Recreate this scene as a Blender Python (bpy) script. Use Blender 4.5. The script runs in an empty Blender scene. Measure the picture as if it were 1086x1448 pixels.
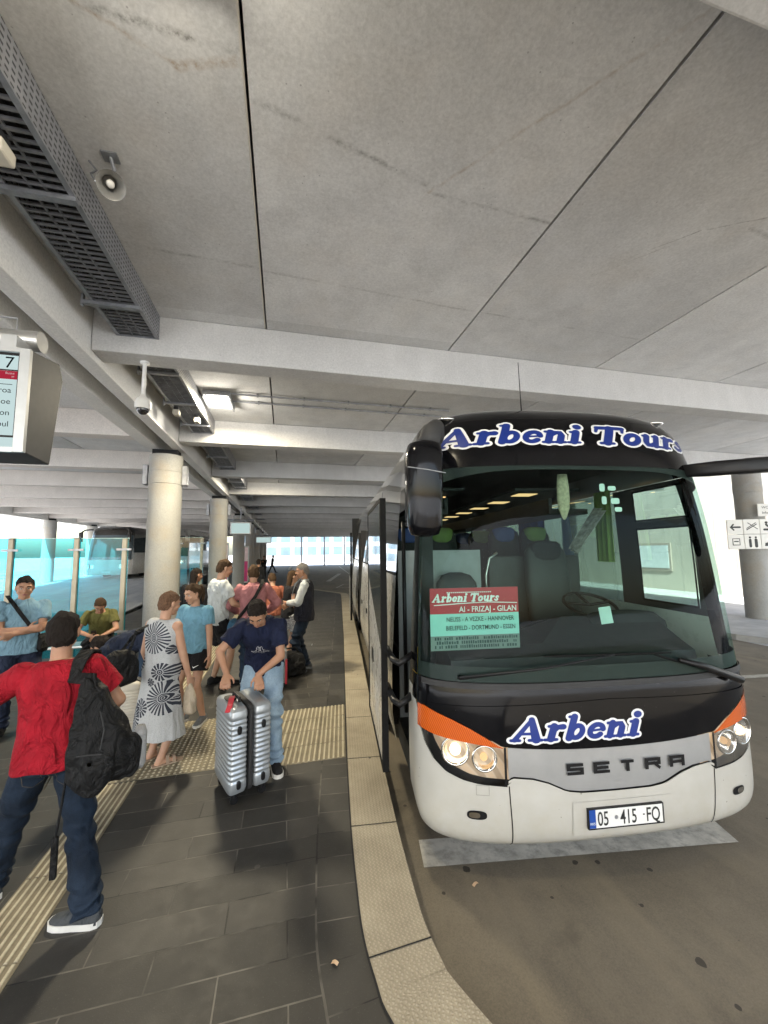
import bpy, bmesh, math, random
from mathutils import Vector, Matrix, noise, geometry
from mathutils.bvhtree import BVHTree
random.seed(7)
R = math.radians
scene = bpy.context.scene
COL = scene.collection
PZ = 0.15          # platform height above the road

# ------------------------------------------------------------------ objects
def link(o, parent=None):
    COL.objects.link(o)
    if parent is not None: o.parent = parent
    return o
def empty(name, loc=(0, 0, 0), rz=0.0):
    o = bpy.data.objects.new(name, None); o.empty_display_size = .1
    o.location = loc; o.rotation_euler = (0, 0, rz)
    return link(o)
def tag(o, label=None, cat=None, group=None, kind=None):
    if label: o['label'] = label
    if cat: o['category'] = cat
    if group: o['group'] = group
    if kind: o['kind'] = kind
    return o
def mobj(name, me, mat=None, parent=None, smooth=False):
    if isinstance(me, bmesh.types.BMesh):
        b = me; me = bpy.data.meshes.new(name); b.to_mesh(me); b.free()
    me.name = name
    mats = mat if isinstance(mat, (list, tuple)) else ([mat] if mat else [])
    if mats:
        me.materials.clear()
        for m in mats: me.materials.append(m)
    if smooth:
        for p in me.polygons: p.use_smooth = True
    return link(bpy.data.objects.new(name, me), parent)
def autosmooth(o, ang=35):
    me = o.data
    for p in me.polygons: p.use_smooth = True
    b = bmesh.new(); b.from_mesh(me)
    for e in b.edges:
        if len(e.link_faces) == 2 and e.calc_face_angle(0) > R(ang): e.smooth = False
    b.to_mesh(me); b.free(); return o
def bevel(bm, w, seg=2):
    bmesh.ops.bevel(bm, geom=list(bm.edges), offset=w, segments=seg, profile=.6, affect='EDGES', clamp_overlap=True)

# ------------------------------------------------------------------ mesh prims
def box(bm, c, s, rot=None):
    """axis box centre c, full size s, optional Matrix rotation"""
    vs = []
    for dx in (-.5, .5):
        for dy in (-.5, .5):
            for dz in (-.5, .5):
                v = Vector((dx*s[0], dy*s[1], dz*s[2]))
                if rot is not None: v = rot @ v
                vs.append(bm.verts.new(v + Vector(c)))
    for f in ((0,1,3,2),(4,6,7,5),(0,4,5,1),(2,3,7,6),(0,2,6,4),(1,5,7,3)):
        bm.faces.new([vs[i] for i in f])
def boxmm(bm, lo, hi):
    box(bm, [(a+b)/2 for a, b in zip(lo, hi)], [b-a for a, b in zip(lo, hi)])
def bevbox(lo, hi, w=.01, seg=2):
    b = bmesh.new(); boxmm(b, lo, hi); bmesh.ops.recalc_face_normals(b, faces=b.faces); bevel(b, w, seg); return b
def frame(d):
    d = Vector(d).normalized()
    u = Vector((0, 0, 1)) if abs(d.z) < .9 else Vector((0, 1, 0))
    x = u.cross(d).normalized(); y = d.cross(x)
    return x, y, d
def rings(bm, rs, closed=True, capa=True, capb=True):
    L = [[bm.verts.new(p) for p in r] for r in rs]
    n = len(L[0])
    for a, b in zip(L, L[1:]):
        for i in range(n if closed else n-1):
            j = (i+1) % n
            bm.faces.new((a[i], a[j], b[j], b[i]))
    if capa: bm.faces.new(L[0][::-1])
    if capb: bm.faces.new(L[-1])
    return L
def ering(c, x, y, rx, ry, n=16, p=2.0):
    out = []
    for i in range(n):
        a = 2*math.pi*i/n; ca, sa = math.cos(a), math.sin(a)
        out.append(Vector(c) + x*(rx*math.copysign(abs(ca)**(2/p), ca)) + y*(ry*math.copysign(abs(sa)**(2/p), sa)))
    return out
def tube(bm, pts, r, n=8, caps=True):
    pts = [Vector(p) for p in pts]; rr = r if isinstance(r, (list, tuple)) else [r]*len(pts)
    out = []; px = None
    for i, p in enumerate(pts):
        d = (pts[min(i+1, len(pts)-1)] - pts[max(i-1, 0)])
        if d.length < 1e-9: d = Vector((0,0,1))
        d.normalize()
        if px is None: x, y, _ = frame(d)
        else:
            x = (px - d*px.dot(d)).normalized(); y = d.cross(x)
        px = x
        out.append(ering(p, x, y, rr[i], rr[i], n))
    rings(bm, out, True, caps, caps)
def cyl(bm, a, b, ra, rb=None, n=24): tube(bm, [a, b], [ra, ra if rb is None else rb], n)
def ball(bm, c, r, rot=None, seg=14):
    r = (r, r, r) if not isinstance(r, (list, tuple)) else r
    m = Matrix.Translation(Vector(c)) @ (rot.to_4x4() if rot is not None else Matrix.Identity(4)) @ Matrix.Diagonal((*r, 1))
    bmesh.ops.create_uvsphere(bm, u_segments=seg, v_segments=max(6, seg*2//3), radius=1, matrix=m)
def caps(bm, a, b, ra, rb, n=12):
    a = Vector(a); b = Vector(b)
    if (b-a).length > 1e-5: tube(bm, [a, b], [ra, rb], n)
    ball(bm, a, ra, seg=n); ball(bm, b, rb, seg=n)
def quad(bm, pts):
    return bm.faces.new([bm.verts.new(p) for p in pts])
def prism(bm, poly, z0, z1):
    rings(bm, [[Vector((x, y, z0)) for x, y in poly], [Vector((x, y, z1)) for x, y in poly]])
def grid(fn, nu, nv, uv=False):
    """surface fn(a,b) for a,b in 0..1"""
    bm = bmesh.new()
    V = [[bm.verts.new(fn(i/nu, j/nv)) for j in range(nv+1)] for i in range(nu+1)]
    for i in range(nu):
        for j in range(nv):
            try: bm.faces.new((V[i][j], V[i+1][j], V[i+1][j+1], V[i][j+1]))
            except ValueError: pass
    return bm
def lerp(a, b, t): return a + (b-a)*t
def interp(tab, x):
    if x <= tab[0][0]: return tab[0][1]
    for (x0, y0), (x1, y1) in zip(tab, tab[1:]):
        if x <= x1: return lerp(y0, y1, (x-x0)/(x1-x0))
    return tab[-1][1]
def sinterp(tab, x):
    """smooth (monotone-ish cubic) table lookup"""
    n = len(tab)
    if x <= tab[0][0]: return tab[0][1]
    if x >= tab[-1][0]: return tab[-1][1]
    for i in range(n-1):
        if x <= tab[i+1][0]: break
    x0, y0 = tab[i]; x1, y1 = tab[i+1]; h = x1-x0; t = (x-x0)/h
    m0 = ((y1-tab[i-1][1])/(x1-tab[i-1][0])) if i > 0 else (y1-y0)/h
    m1 = ((tab[i+2][1]-y0)/(tab[i+2][0]-x0)) if i < n-2 else (y1-y0)/h
    return (2*t**3-3*t*t+1)*y0+(t**3-2*t*t+t)*h*m0+(-2*t**3+3*t*t)*y1+(t**3-t*t)*h*m1
def to_mesh_eval(bm, mods):
    me = bpy.data.meshes.new('tmp'); bm.to_mesh(me); bm.free()
    o = bpy.data.objects.new('tmp', me); COL.objects.link(o)
    for t, kw in mods:
        m = o.modifiers.new('m', t)
        for k, v in kw.items(): setattr(m, k, v)
    dg = bpy.context.evaluated_depsgraph_get(); dg.update()
    ne = bpy.data.meshes.new_from_object(o.evaluated_get(dg))
    bpy.data.objects.remove(o); bpy.data.meshes.remove(me)
    return ne
def remesh(bm, vox, it=3, fac=.5):
    bmesh.ops.recalc_face_normals(bm, faces=bm.faces)
    mods = [('REMESH', dict(mode='VOXEL', voxel_size=vox, use_smooth_shade=True))]
    if it: mods.append(('SMOOTH', dict(factor=fac, iterations=it)))
    return to_mesh_eval(bm, mods)
def wrinkle(me, amp, sc, seed=0, fold=None):
    """push verts along normals by fBm; fold(co)->extra"""
    off = Vector((seed*7.3, seed*3.1, seed*1.7))
    ns = [v.normal.copy() for v in me.vertices]
    for v, n in zip(me.vertices, ns):
        p = Vector((v.co.x*sc[0], v.co.y*sc[1], v.co.z*sc[2])) + off
        d = 1-2*abs(noise.noise(p)) ; d2 = noise.noise(p*2.3)
        k = amp*(.7*d+.5*d2-.35)
        if fold: k += fold(v.co)
        v.co += n*k
def text_bm(body, size=1.0, sx=1.0, bold=0.0, shear=0.0, align='LEFT', sp=1.0):
    cu = bpy.data.curves.new('t', 'FONT'); cu.body = body; cu.size = size; cu.offset = bold; cu.shear = shear
    cu.align_x = align; cu.space_character = sp; cu.resolution_u = 3
    o = bpy.data.objects.new('t', cu); COL.objects.link(o)
    dg = bpy.context.evaluated_depsgraph_get(); dg.update()
    me = bpy.data.meshes.new_from_object(o.evaluated_get(dg))
    bm = bmesh.new(); bm.from_mesh(me)
    bpy.data.objects.remove(o); bpy.data.meshes.remove(me)
    for v in bm.verts: v.co.x *= sx
    return bm
def put(bm, o, x, y, off=.0):
    """map 2D mesh to plane origin o, axes x,y; returns bm"""
    o, x, y = Vector(o), Vector(x), Vector(y); n = x.cross(y).normalized()
    for v in bm.verts: v.co = o + x*v.co.x + y*v.co.y + n*(v.co.z+off)
    return bm
def merge(dst, src):
    me = bpy.data.meshes.new('m'); src.to_mesh(me); src.free(); dst.from_mesh(me); bpy.data.meshes.remove(me)
def stroke(bm, pts, w, f, lift=0.0, rnd=True, seg=.12):
    """ribbon of width w along 2D pts (w may be list), mapped by f(x,y,lift)"""
    P = [Vector(p[:2]) for p in pts]; W = w if isinstance(w, (list, tuple)) else [w]*len(P)
    Q = []; QW = []
    for i in range(len(P)-1):
        n = max(1, int((P[i+1]-P[i]).length/seg))
        for k in range(n):
            Q.append(P[i].lerp(P[i+1], k/n)); QW.append(lerp(W[i], W[i+1], k/n))
    Q.append(P[-1]); QW.append(W[-1])
    prev = None
    for i, q in enumerate(Q):
        d = Q[min(i+1, len(Q)-1)] - Q[max(i-1, 0)]
        if d.length < 1e-9: d = Vector((1, 0))
        d.normalize(); nn = Vector((-d.y, d.x))*QW[i]/2
        cur = [bm.verts.new(f(*(q+nn), lift)), bm.verts.new(f(*(q-nn), lift))]
        if prev: bm.faces.new((prev[0], prev[1], cur[1], cur[0]))
        prev = cur
    if rnd:
        for k, (q, ww) in enumerate(((Q[0], QW[0]), (Q[-1], QW[-1]))):
            disc(bm, q, ww/2, f, lift+(k+1)*.00004)
def disc(bm, c, r, f, lift=0.0, n=14, ry=None):
    ry = ry or r
    vs = [bm.verts.new(f(c[0]+r*math.cos(2*math.pi*i/n), c[1]+ry*math.sin(2*math.pi*i/n), lift)) for i in range(n)]
    bm.faces.new(vs)
def arc(cx, cy, rx, ry, a0, a1, n=14):
    return [(cx+rx*math.cos(R(lerp(a0, a1, i/n))), cy+ry*math.sin(R(lerp(a0, a1, i/n)))) for i in range(n+1)]

# heavy slanted slab-serif letters, x-height 1: list of (points, width)
GL = {
 'A': (1.62, [([(.18,.1),(.72,1.32)], [.26,.2]), ([(.72,1.34),(1.22,.12)], [.3,.46]), ([(.42,.48),(1.05,.48)], .17), ([(.02,.09),(.42,.09)], .18), ([(.9,.09),(1.5,.09)], .18)]),
 'r': (.95, [([(.32,.12),(.32,.9)], .38), ([(.04,.09),(.62,.09)], .18), ([(.06,.9),(.3,.9)], .18), ([(.36,.6),(.5,.82),(.78,.84)], [.24,.3,.34])]),
 'b': (1.12, [([(.28,.12),(.28,1.42)], .36), ([(.04,1.42),(.28,1.42)], .18), (arc(.6,.5,.28,.36,0,360,20), .3)]),
 'e': (1.0, [(arc(.5,.5,.33,.36,10,320,20), .3), ([(.22,.5),(.8,.55)], .14)]),
 'n': (1.22, [([(.28,.12),(.28,.9)], .36), ([(.03,.9),(.28,.9)], .18), ([(.06,.09),(.52,.09)], .18), ([(.36,.62),(.52,.83),(.72,.83),(.84,.62),(.84,.12)], [.2,.3,.34,.36,.36]), ([(.64,.09),(1.1,.09)], .18)]),
 'i': (.68, [([(.3,.12),(.3,.9)], .38), ([(.04,.9),(.3,.9)], .18), ([(.04,.09),(.58,.09)], .18), ([(.3,1.32),(.32,1.33)], .42)]),
 ' ': (.55, []),
 'T': (1.5, [([(.08,1.32),(1.4,1.32)], .28), ([(.08,1.32),(.05,1.0)], [.22,.16]), ([(1.4,1.32),(1.43,1.0)], [.22,.16]), ([(.74,1.3),(.74,.12)], .44), ([(.42,.09),(1.06,.09)], .19)]),
 'o': (1.06, [(arc(.52,.5,.33,.36,0,360,22), .34)]),
 'u': (1.2, [([(.26,.9),(.26,.42),(.38,.18),(.6,.16),(.78,.36)], [.36,.36,.34,.3,.2]), ([(.04,.9),(.26,.9)], .18), ([(.86,.9),(.86,.12)], .36), ([(.64,.9),(.86,.9)], .18), ([(.86,.09),(1.12,.09)], .18)]),
 's': (.95, [([(.74,.72),(.6,.86),(.38,.84),(.27,.7),(.4,.56),(.62,.43),(.7,.28),(.56,.14),(.32,.14),(.14,.28)], .27)]),
}
def slab_text(txt, f, grow=0.0, slant=.28, lift=0.0):
    bm = bmesh.new(); x0 = 0; k = 0
    for ch in txt:
        adv, st = GL[ch]
        for pts, w in st:
            ww = [a+grow*2 for a in w] if isinstance(w, list) else w+grow*2
            stroke(bm, [(p[0]+x0+slant*p[1], p[1]) for p in pts], ww, f, lift+k*.00012); k += 1
        x0 += adv
    bmesh.ops.recalc_face_normals(bm, faces=bm.faces)
    return bm
def slab_width(txt): return sum(GL[c][0] for c in txt)

# ------------------------------------------------------------------ materials
class NT:
    def __init__(s, name):
        s.m = bpy.data.materials.new(name); s.m.use_nodes = True; s.t = s.m.node_tree; s.t.nodes.clear()
        s.out = s.n('ShaderNodeOutputMaterial'); s.c = None
    def n(s, typ, ins=None, **kw):
        nd = s.t.nodes.new(typ)
        for k, v in kw.items(): setattr(nd, k, v)
        for k, v in (ins or {}).items(): s.set(nd, k, v)
        return nd
    def set(s, nd, k, v):
        sock = nd.inputs[k]
        if isinstance(v, bpy.types.NodeSocket): s.t.links.new(v, sock)
        elif isinstance(v, bpy.types.Node): s.t.links.new(v.outputs[0], sock)
        else:
            if isinstance(v, (tuple, list)) and len(v) == 3 and sock.type == 'RGBA': v = (*v, 1)
            sock.default_value = v
    def co(s, which='Object'):
        if not s.c: s.c = s.n('ShaderNodeTexCoord')
        return s.c.outputs[which]
    def mapp(s, scale=(1,1,1), rot=(0,0,0), loc=(0,0,0), which='Object'):
        return s.n('ShaderNodeMapping', {'Vector': s.co(which), 'Scale': scale, 'Rotation': rot, 'Location': loc}).outputs[0]
    def noise(s, scale=5, detail=4, rough=.55, vec=None, dist=0):
        return s.n('ShaderNodeTexNoise', {'Vector': vec if vec is not None else s.co(), 'Scale': scale, 'Detail': detail, 'Roughness': rough, 'Distortion': dist}).outputs[0]
    def ramp(s, fac, stops):
        nd = s.n('ShaderNodeValToRGB', {'Fac': fac}); e = nd.color_ramp.elements
        while len(e) < len(stops): e.new(.5)
        for i, (p, c) in enumerate(stops):
            e[i].position = p
            e[i].color = (c, c, c, 1) if isinstance(c, (int, float)) else (*c, 1)
        return nd.outputs[0]
    def math(s, op, a, b=0.0, c=0.0, clamp=False):
        nd = s.n('ShaderNodeMath', operation=op, use_clamp=clamp); s.set(nd, 0, a); s.set(nd, 1, b); s.set(nd, 2, c); return nd.outputs[0]
    def mix(s, fac, a, b, blend='MIX'):
        nd = s.n('ShaderNodeMix', data_type='RGBA', blend_type=blend)
        s.set(nd, 0, fac); s.set(nd, 6, a); s.set(nd, 7, b); return nd.outputs[2]
    def sep(s, vec):
        return s.n('ShaderNodeSeparateXYZ', {0: vec}).outputs
    def bump(s, h, st=.2, dist=.01, nrm=None):
        nd = s.n('ShaderNodeBump', {'Height': h, 'Strength': st, 'Distance': dist})
        if nrm is not None: s.set(nd, 'Normal', nrm)
        return nd.outputs[0]
    def bsdf(s, **kw):
        nd = s.n('ShaderNodeBsdfPrincipled')
        for k, v in kw.items(): s.set(nd, k.replace('_', ' '), v)
        s.t.links.new(nd.outputs[0], s.out.inputs[0]); s.b = nd
        return s.m
def hexc(h):
    h = h.lstrip('#'); o = []
    for i in (0, 2, 4):
        c = int(h[i:i+2], 16)/255; o.append(c/12.92 if c <= .04045 else ((c+.055)/1.055)**2.4)
    return tuple(o)
def M(name, base, rough=.5, metal=0.0, var=.12, vs=6, bst=0.0, bs=80, coat=0.0, dirt=0.0, spec=.5):
    s = NT(name)
    nz = s.noise(vs, 5)
    lo = tuple(c*(1-var) for c in base); hi = tuple(min(1, c*(1+var)) for c in base)
    col = s.ramp(nz, [(.3, lo), (.7, hi)])
    if dirt:
        d = s.ramp(s.noise(vs*2.7, 8, .7), [(.45, 0.0), (.75, 1.0)])
        col = s.mix(s.math('MULTIPLY', d, dirt), col, tuple(c*.35 for c in base))
    rg = s.math('MULTIPLY_ADD', s.noise(vs*3, 3), .15, rough-.07)
    kw = dict(Base_Color=col, Roughness=rg, Metallic=metal, Coat_Weight=coat, Coat_Roughness=.05, Specular_IOR_Level=spec)
    if bst: kw['Normal'] = s.bump(s.noise(bs, 3), bst, .004)
    return s.bsdf(**kw)
def emis(name, col, st):
    s = NT(name); e = s.n('ShaderNodeEmission', {'Color': (*col, 1), 'Strength': st}); s.t.links.new(e.outputs[0], s.out.inputs[0]); return s.m
def glass(name, tint, refl=1.0, rough=.0, ior=1.5, film=None, haze=0.0, hazecol=(.5,.6,.6)):
    """thin pane: tinted see-through plus mirror reflection by angle"""
    s = NT(name)
    tr = s.n('ShaderNodeBsdfTransparent', {'Color': (*tint, 1)})
    gl = s.n('ShaderNodeBsdfGlossy', {'Roughness': rough, 'Color': (1, 1, 1, 1)})
    fr = s.n('ShaderNodeFresnel', {'IOR': ior})
    fac = s.math('MULTIPLY', fr.outputs[0], refl, clamp=True)
    a = tr
    if haze:
        df = s.n('ShaderNodeBsdfDiffuse', {'Color': (*hazecol, 1)})
        hz = s.math('MULTIPLY', s.ramp(s.noise(3.5, 6, .65), [(.3, .4), (.75, 1.0)]), haze)
        m0 = s.n('ShaderNodeMixShader', {0: hz, 1: tr.outputs[0], 2: df.outputs[0]}); a = m0
    mx = s.n('ShaderNodeMixShader', {0: fac, 1: a.outputs[0], 2: gl.outputs[0]})
    s.t.links.new(mx.outputs[0], s.out.inputs[0]); return s.m

def concrete(name, base, tonex=None, stain=.5, warm=0.0, streak=None, pores=True, lines=()):
    s = NT(name)
    big = s.noise(.55, 6, .6); mid = s.noise(3.1, 8, .65); fine = s.noise(46, 4, .7)
    st = s.noise(1.0, 5, .6, vec=s.mapp(streak or (5, .45, 5)))
    c = s.ramp(big, [(.3, tuple(b*.76 for b in base)), (.52, base), (.75, tuple(min(1, b*1.18) for b in base))])
    c = s.mix(s.math('MULTIPLY', s.ramp(mid, [(.4, 0.), (.72, 1.)]), stain*.6), c, tuple(b*.55 for b in base))
    c = s.mix(s.math('MULTIPLY', s.ramp(st, [(.45, 0.), (.7, 1.)]), stain*.4), c, tuple(b*.66 for b in base))
    c = s.mix(.45, c, s.ramp(fine, [(.25, tuple(b*.6 for b in base)), (.75, tuple(min(1, b*1.25) for b in base))]))
    if pores:
        po = s.n('ShaderNodeTexVoronoi', {'Vector': s.co(), 'Scale': 16.0}, feature='F1')
        pm = s.math('MULTIPLY', s.math('LESS_THAN', po.outputs['Distance'], .085), s.math('GREATER_THAN', s.noise(2.2, 3), .56))
        c = s.mix(s.math('MULTIPLY', pm, .55), c, tuple(b*.3 for b in base))
    if tonex:
        x = s.sep(s.co())[0]
        idx = s.math('FLOOR', s.math('DIVIDE', s.math('ADD', x, tonex[0]), tonex[1]))
        y = s.math('FLOOR', s.math('DIVIDE', s.math('ADD', s.sep(s.co())[1], -.75), 3.9))
        wn = s.n('ShaderNodeTexWhiteNoise', {'W': s.math('ADD', idx, s.math('MULTIPLY', y, 7.7))}, noise_dimensions='1D')
        c = s.mix(1.0, c, s.ramp(wn.outputs[0], [(0, .86), (1, 1.1)]), 'MULTIPLY')
    for (x0, y0, x1, y1, w, dk, tint) in lines:
        dx, dy = x1-x0, y1-y0; L2 = dx*dx+dy*dy
        wob = s.math('MULTIPLY', s.math('SUBTRACT', s.noise(2.6, 4, .6),   .5), .05)
        px = s.math('SUBTRACT', s.sep(s.co())[0], x0); py = s.math('ADD', s.math('SUBTRACT', s.sep(s.co())[1], y0), wob)
        t = s.math('DIVIDE', s.math('ADD', s.math('MULTIPLY', px, dx), s.math('MULTIPLY', py, dy)), L2, clamp=True)
        ex = s.math('SUBTRACT', px, s.math('MULTIPLY', t, dx)); ey = s.math('SUBTRACT', py, s.math('MULTIPLY', t, dy))
        dd = s.math('SQRT', s.math('ADD', s.math('MULTIPLY', ex, ex), s.math('MULTIPLY', ey, ey)))
        m = s.math('SUBTRACT', 1.0, s.math('DIVIDE', dd, w), clamp=True)
        br = s.ramp(s.noise(3.3, 6, .7, vec=s.mapp((1, 1, 1), loc=(x0*3+w*50, y0*5, 0))), [(.40, 0.), (.58, 1.)])
        fb = s.ramp(s.noise(24, 5, .75), [(.38, .1), (.62, 1.)])
        c = s.mix(s.math('MULTIPLY', s.math('MULTIPLY', s.math('MULTIPLY', m, br), fb), dk), c, tint)
    if warm:
        c = s.mix(s.math('MULTIPLY', s.ramp(s.noise(1.4, 4), [(.5, 0.), (.72, 1.)]), warm), c, (base[0]*1.0, base[1]*.82, base[2]*.6))
    b = s.bump(fine, .12, .003, s.bump(mid, .12, .01))
    return s.bsdf(Base_Color=c, Roughness=.82, Normal=b, Specular_IOR_Level=.25)
# ================================================================== MATERIALS (setting)
m_soffit = concrete('concrete_soffit', (.70, .70, .695), tonex=(.25, 2.42), stain=1.05, streak=(1.2, .5, 1), warm=.10, lines=[(-2.2, 2.02, -.3, 2.05, .035, .9, (.10, .095, .085)), (-.2, 2.28, 1.0, 2.56, .032, .75, (.10, .095, .085)), (1.1, 2.62, 2.15, 2.66, .025, .7, (.10, .095, .085)), (-1.42, 3.72, -.27, 3.77, .03, .6, (.10, .095, .085)), (-.2, 3.8, 2.1, 3.95, .022, .45, (.10, .095, .085)), (2.2, 3.95, 4.5, 4.02, .02, .5, (.10, .095, .085)), (-.30, 2.1, -.62, 2.2, .035, .9, (.30, .20, .11)), (-.62, 2.2, -1.2, 1.98, .022, .7, (.30, .20, .11)), (1.05, 2.62, 2.1, 1.3, .02, .5, (.30, .20, .11)), (2.9, 3.15, 3.5, 2.42, .008, .9, (.10, .095, .085)), (2.97, 3.17, 3.4, 2.62, .007, .8, (.10, .095, .085)), (3.55, 2.4, 4.4, 1.9, .010, .9, (.10, .095, .085)), (3.9, 2.3, 5.2, 2.5, .03, .5, (.10, .095, .085))])
m_beam = concrete('concrete_beam', (.60, .59, .57), stain=.6, streak=(6, 6, .5))
m_main = concrete('concrete_main_beam', (.74, .73, .70), stain=.45, streak=(.5, 3, .6))
m_colm = concrete('concrete_column', (.37, .37, .355), stain=.6, streak=(7, 7, .3), warm=.55)
m_lbeam_lit = concrete('concrete_left_beam_lit', (.74, .69, .64), stain=.5, streak=(6, 6, .5))  # beam concrete made lighter and warmer: the left lane's brighter light put into colour
m_wall = concrete('concrete_wall', (.50, .465, .40), stain=.5, streak=(8, 8, .4))
m_dark = M('dark_gap', (.012, .012, .012), .9)
m_galv = M('galvanised_steel', (.33, .34, .36), .45, .75, .2, 9, dirt=.3)
m_grate = M('grating_steel', (.20, .205, .215), .5, .6, .25, 9, dirt=.3)
m_steel = M('brushed_steel', (.55, .55, .54), .35, .9, .1, 9)
m_alu = M('aluminium_grey', (.46, .47, .48), .4, .6, .06, 9)
m_white = M('white_paint', (.78, .78, .76), .4, var=.05, dirt=.12)
m_black = M('black_plastic', (.009, .009, .010), .4, var=.2, spec=.25)
m_blackm = M('black_matte', (.02, .02, .021), .7, var=.2)
m_line = M('road_paint', (.50, .48, .42), .8, var=.25, vs=4, dirt=.9)
m_tact = M('tactile_paving', (.42, .375, .27), .8, var=.14, vs=7, bst=.3, bs=120, dirt=.45)
def tact_mat():
    s = NT('tactile_paving')
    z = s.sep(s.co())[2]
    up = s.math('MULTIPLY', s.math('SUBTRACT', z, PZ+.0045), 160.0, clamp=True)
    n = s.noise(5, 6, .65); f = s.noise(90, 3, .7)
    c = s.mix(up, s.ramp(n, [(.3, (.15, .13, .09)), (.7, (.26, .225, .155))]), s.ramp(n, [(.3, (.38, .335, .235)), (.7, (.52, .47, .345))]))  # shade between ribs and domes put into the colour by height
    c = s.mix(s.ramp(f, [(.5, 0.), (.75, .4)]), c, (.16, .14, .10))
    return s.bsdf(Base_Color=c, Roughness=.8, Normal=s.bump(f, .3, .004), Specular_IOR_Level=.3)
m_tact = tact_mat()
m_red = M('red_sign', (.5, .03, .05), .5)

def pavement_mat():
    s = NT('dark_pavers')
    v = s.mapp((1, 1, 1), loc=(.62 - .66*0, -2.066, 0))
    br = s.n('ShaderNodeTexBrick', {'Vector': v, 'Color1': (.0, .0, .0, 1), 'Color2': (1, 1, 1, 1), 'Mortar': (.5, .5, .5, 1), 'Scale': 1.0, 'Mortar Size': .0045, 'Mortar Smooth': .25, 'Bias': 0.0, 'Brick Width': .66, 'Row Height': .2135}, offset=.5, offset_frequency=2, squash=1)
    tone = s.ramp(br.outputs['Color'], [(0, (.024, .0225, .0195)), (1, (.054, .050, .043))])
    return paver_finish(s, tone, br.outputs['Fac'])
def paver_finish(s, tone, mort):
    n1 = s.noise(1.6, 6, .65); n2 = s.noise(150, 2, .6); n3 = s.noise(9, 6, .7)
    c = s.mix(s.math('MULTIPLY', s.ramp(n1, [(.4, 0.), (.7, 1.)]), .5), tone, (.017, .0165, .016))
    c = s.mix(s.math('MULTIPLY', s.ramp(n3, [(.5, 0.), (.75, 1.)]), .35), c, (.058, .054, .047))
    c = s.mix(s.ramp(n2, [(.62, 0.), (.8, .5)]), c, (.10, .095, .085))
    sp = s.n('ShaderNodeTexVoronoi', {'Vector': s.co(), 'Scale': 1.9}, feature='F1')
    c = s.mix(s.math('MULTIPLY', s.math('LESS_THAN', sp.outputs['Distance'], .045), .6), c, (.08, .075, .065))
    c = s.mix(mort, c, s.ramp(s.noise(3, 3), [(.40, (.006, .006, .006)), (.62, (.13, .12, .10))]))
    h = s.math('SUBTRACT', s.math('MULTIPLY', n2, .25), mort)
    rg = s.math('MULTIPLY_ADD', n3, .3, .42)
    return s.bsdf(Base_Color=c, Roughness=rg, Normal=s.bump(h, .45, .006), Specular_IOR_Level=.4)
m_pave = pavement_mat()
def border_mat():
    s = NT('dark_border_pavers')
    uv = s.co('UV'); x, y, z = s.sep(uv)[0], s.sep(uv)[1], 0
    fy = s.math('FRACT', s.math('DIVIDE', y, .235)); w = s.math('LESS_THAN', fy, .03)
    ww = s.math('MAXIMUM', w, s.math('LESS_THAN', x, .012))
    wn = s.n('ShaderNodeTexWhiteNoise', {'W': s.math('FLOOR', s.math('DIVIDE', y, .235))}, noise_dimensions='1D')
    tone = s.ramp(wn.outputs[0], [(0, (.020, .019, .0165)), (1, (.045, .042, .036))])
    return paver_finish(s, tone, ww)
m_border = border_mat()
def kerb_mat():
    s = NT('dimpled_kerb_stone')
    uv = s.co('UV'); x, y = s.sep(uv)[0], s.sep(uv)[1]
    k = 2*math.pi/.026
    row = s.math('SINE', s.math('MULTIPLY', y, k/1.15))
    d = s.math('MULTIPLY', s.math('SINE', s.math('MULTIPLY_ADD', x, k, s.math('MULTIPLY', row, .8))), row)
    dd = s.ramp(d, [(.1, 0.), (.6, 1.)])
    n1 = s.noise(2.2, 6, .65); n2 = s.noise(60, 4, .7)
    c = s.ramp(n1, [(.3, (.24, .205, .145)), (.7, (.40, .35, .255))])
    c = s.mix(s.math('MULTIPLY', dd, .35), c, (.52, .47, .37))
    c = s.mix(s.ramp(n2, [(.3, .35), (.6, 0.)]), c, (.22, .19, .14))
    sp = s.n('ShaderNodeTexVoronoi', {'Vector': s.co(), 'Scale': 5.0}, feature='F1')
    g = s.math('MULTIPLY', s.math('LESS_THAN', sp.outputs['Distance'], s.math('MULTIPLY', s.noise(14, 2), .16)), s.math('GREATER_THAN', s.noise(1.1, 2, vec=s.mapp((1, 1, 1), loc=(5, 3, 1))), .5))
    c = s.mix(s.math('MULTIPLY', g, .8), c, (.06, .055, .05))
    return s.bsdf(Base_Color=c, Roughness=.62, Normal=s.bump(dd, .5, .006), Specular_IOR_Level=.4)
m_kerb = kerb_mat()
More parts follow.
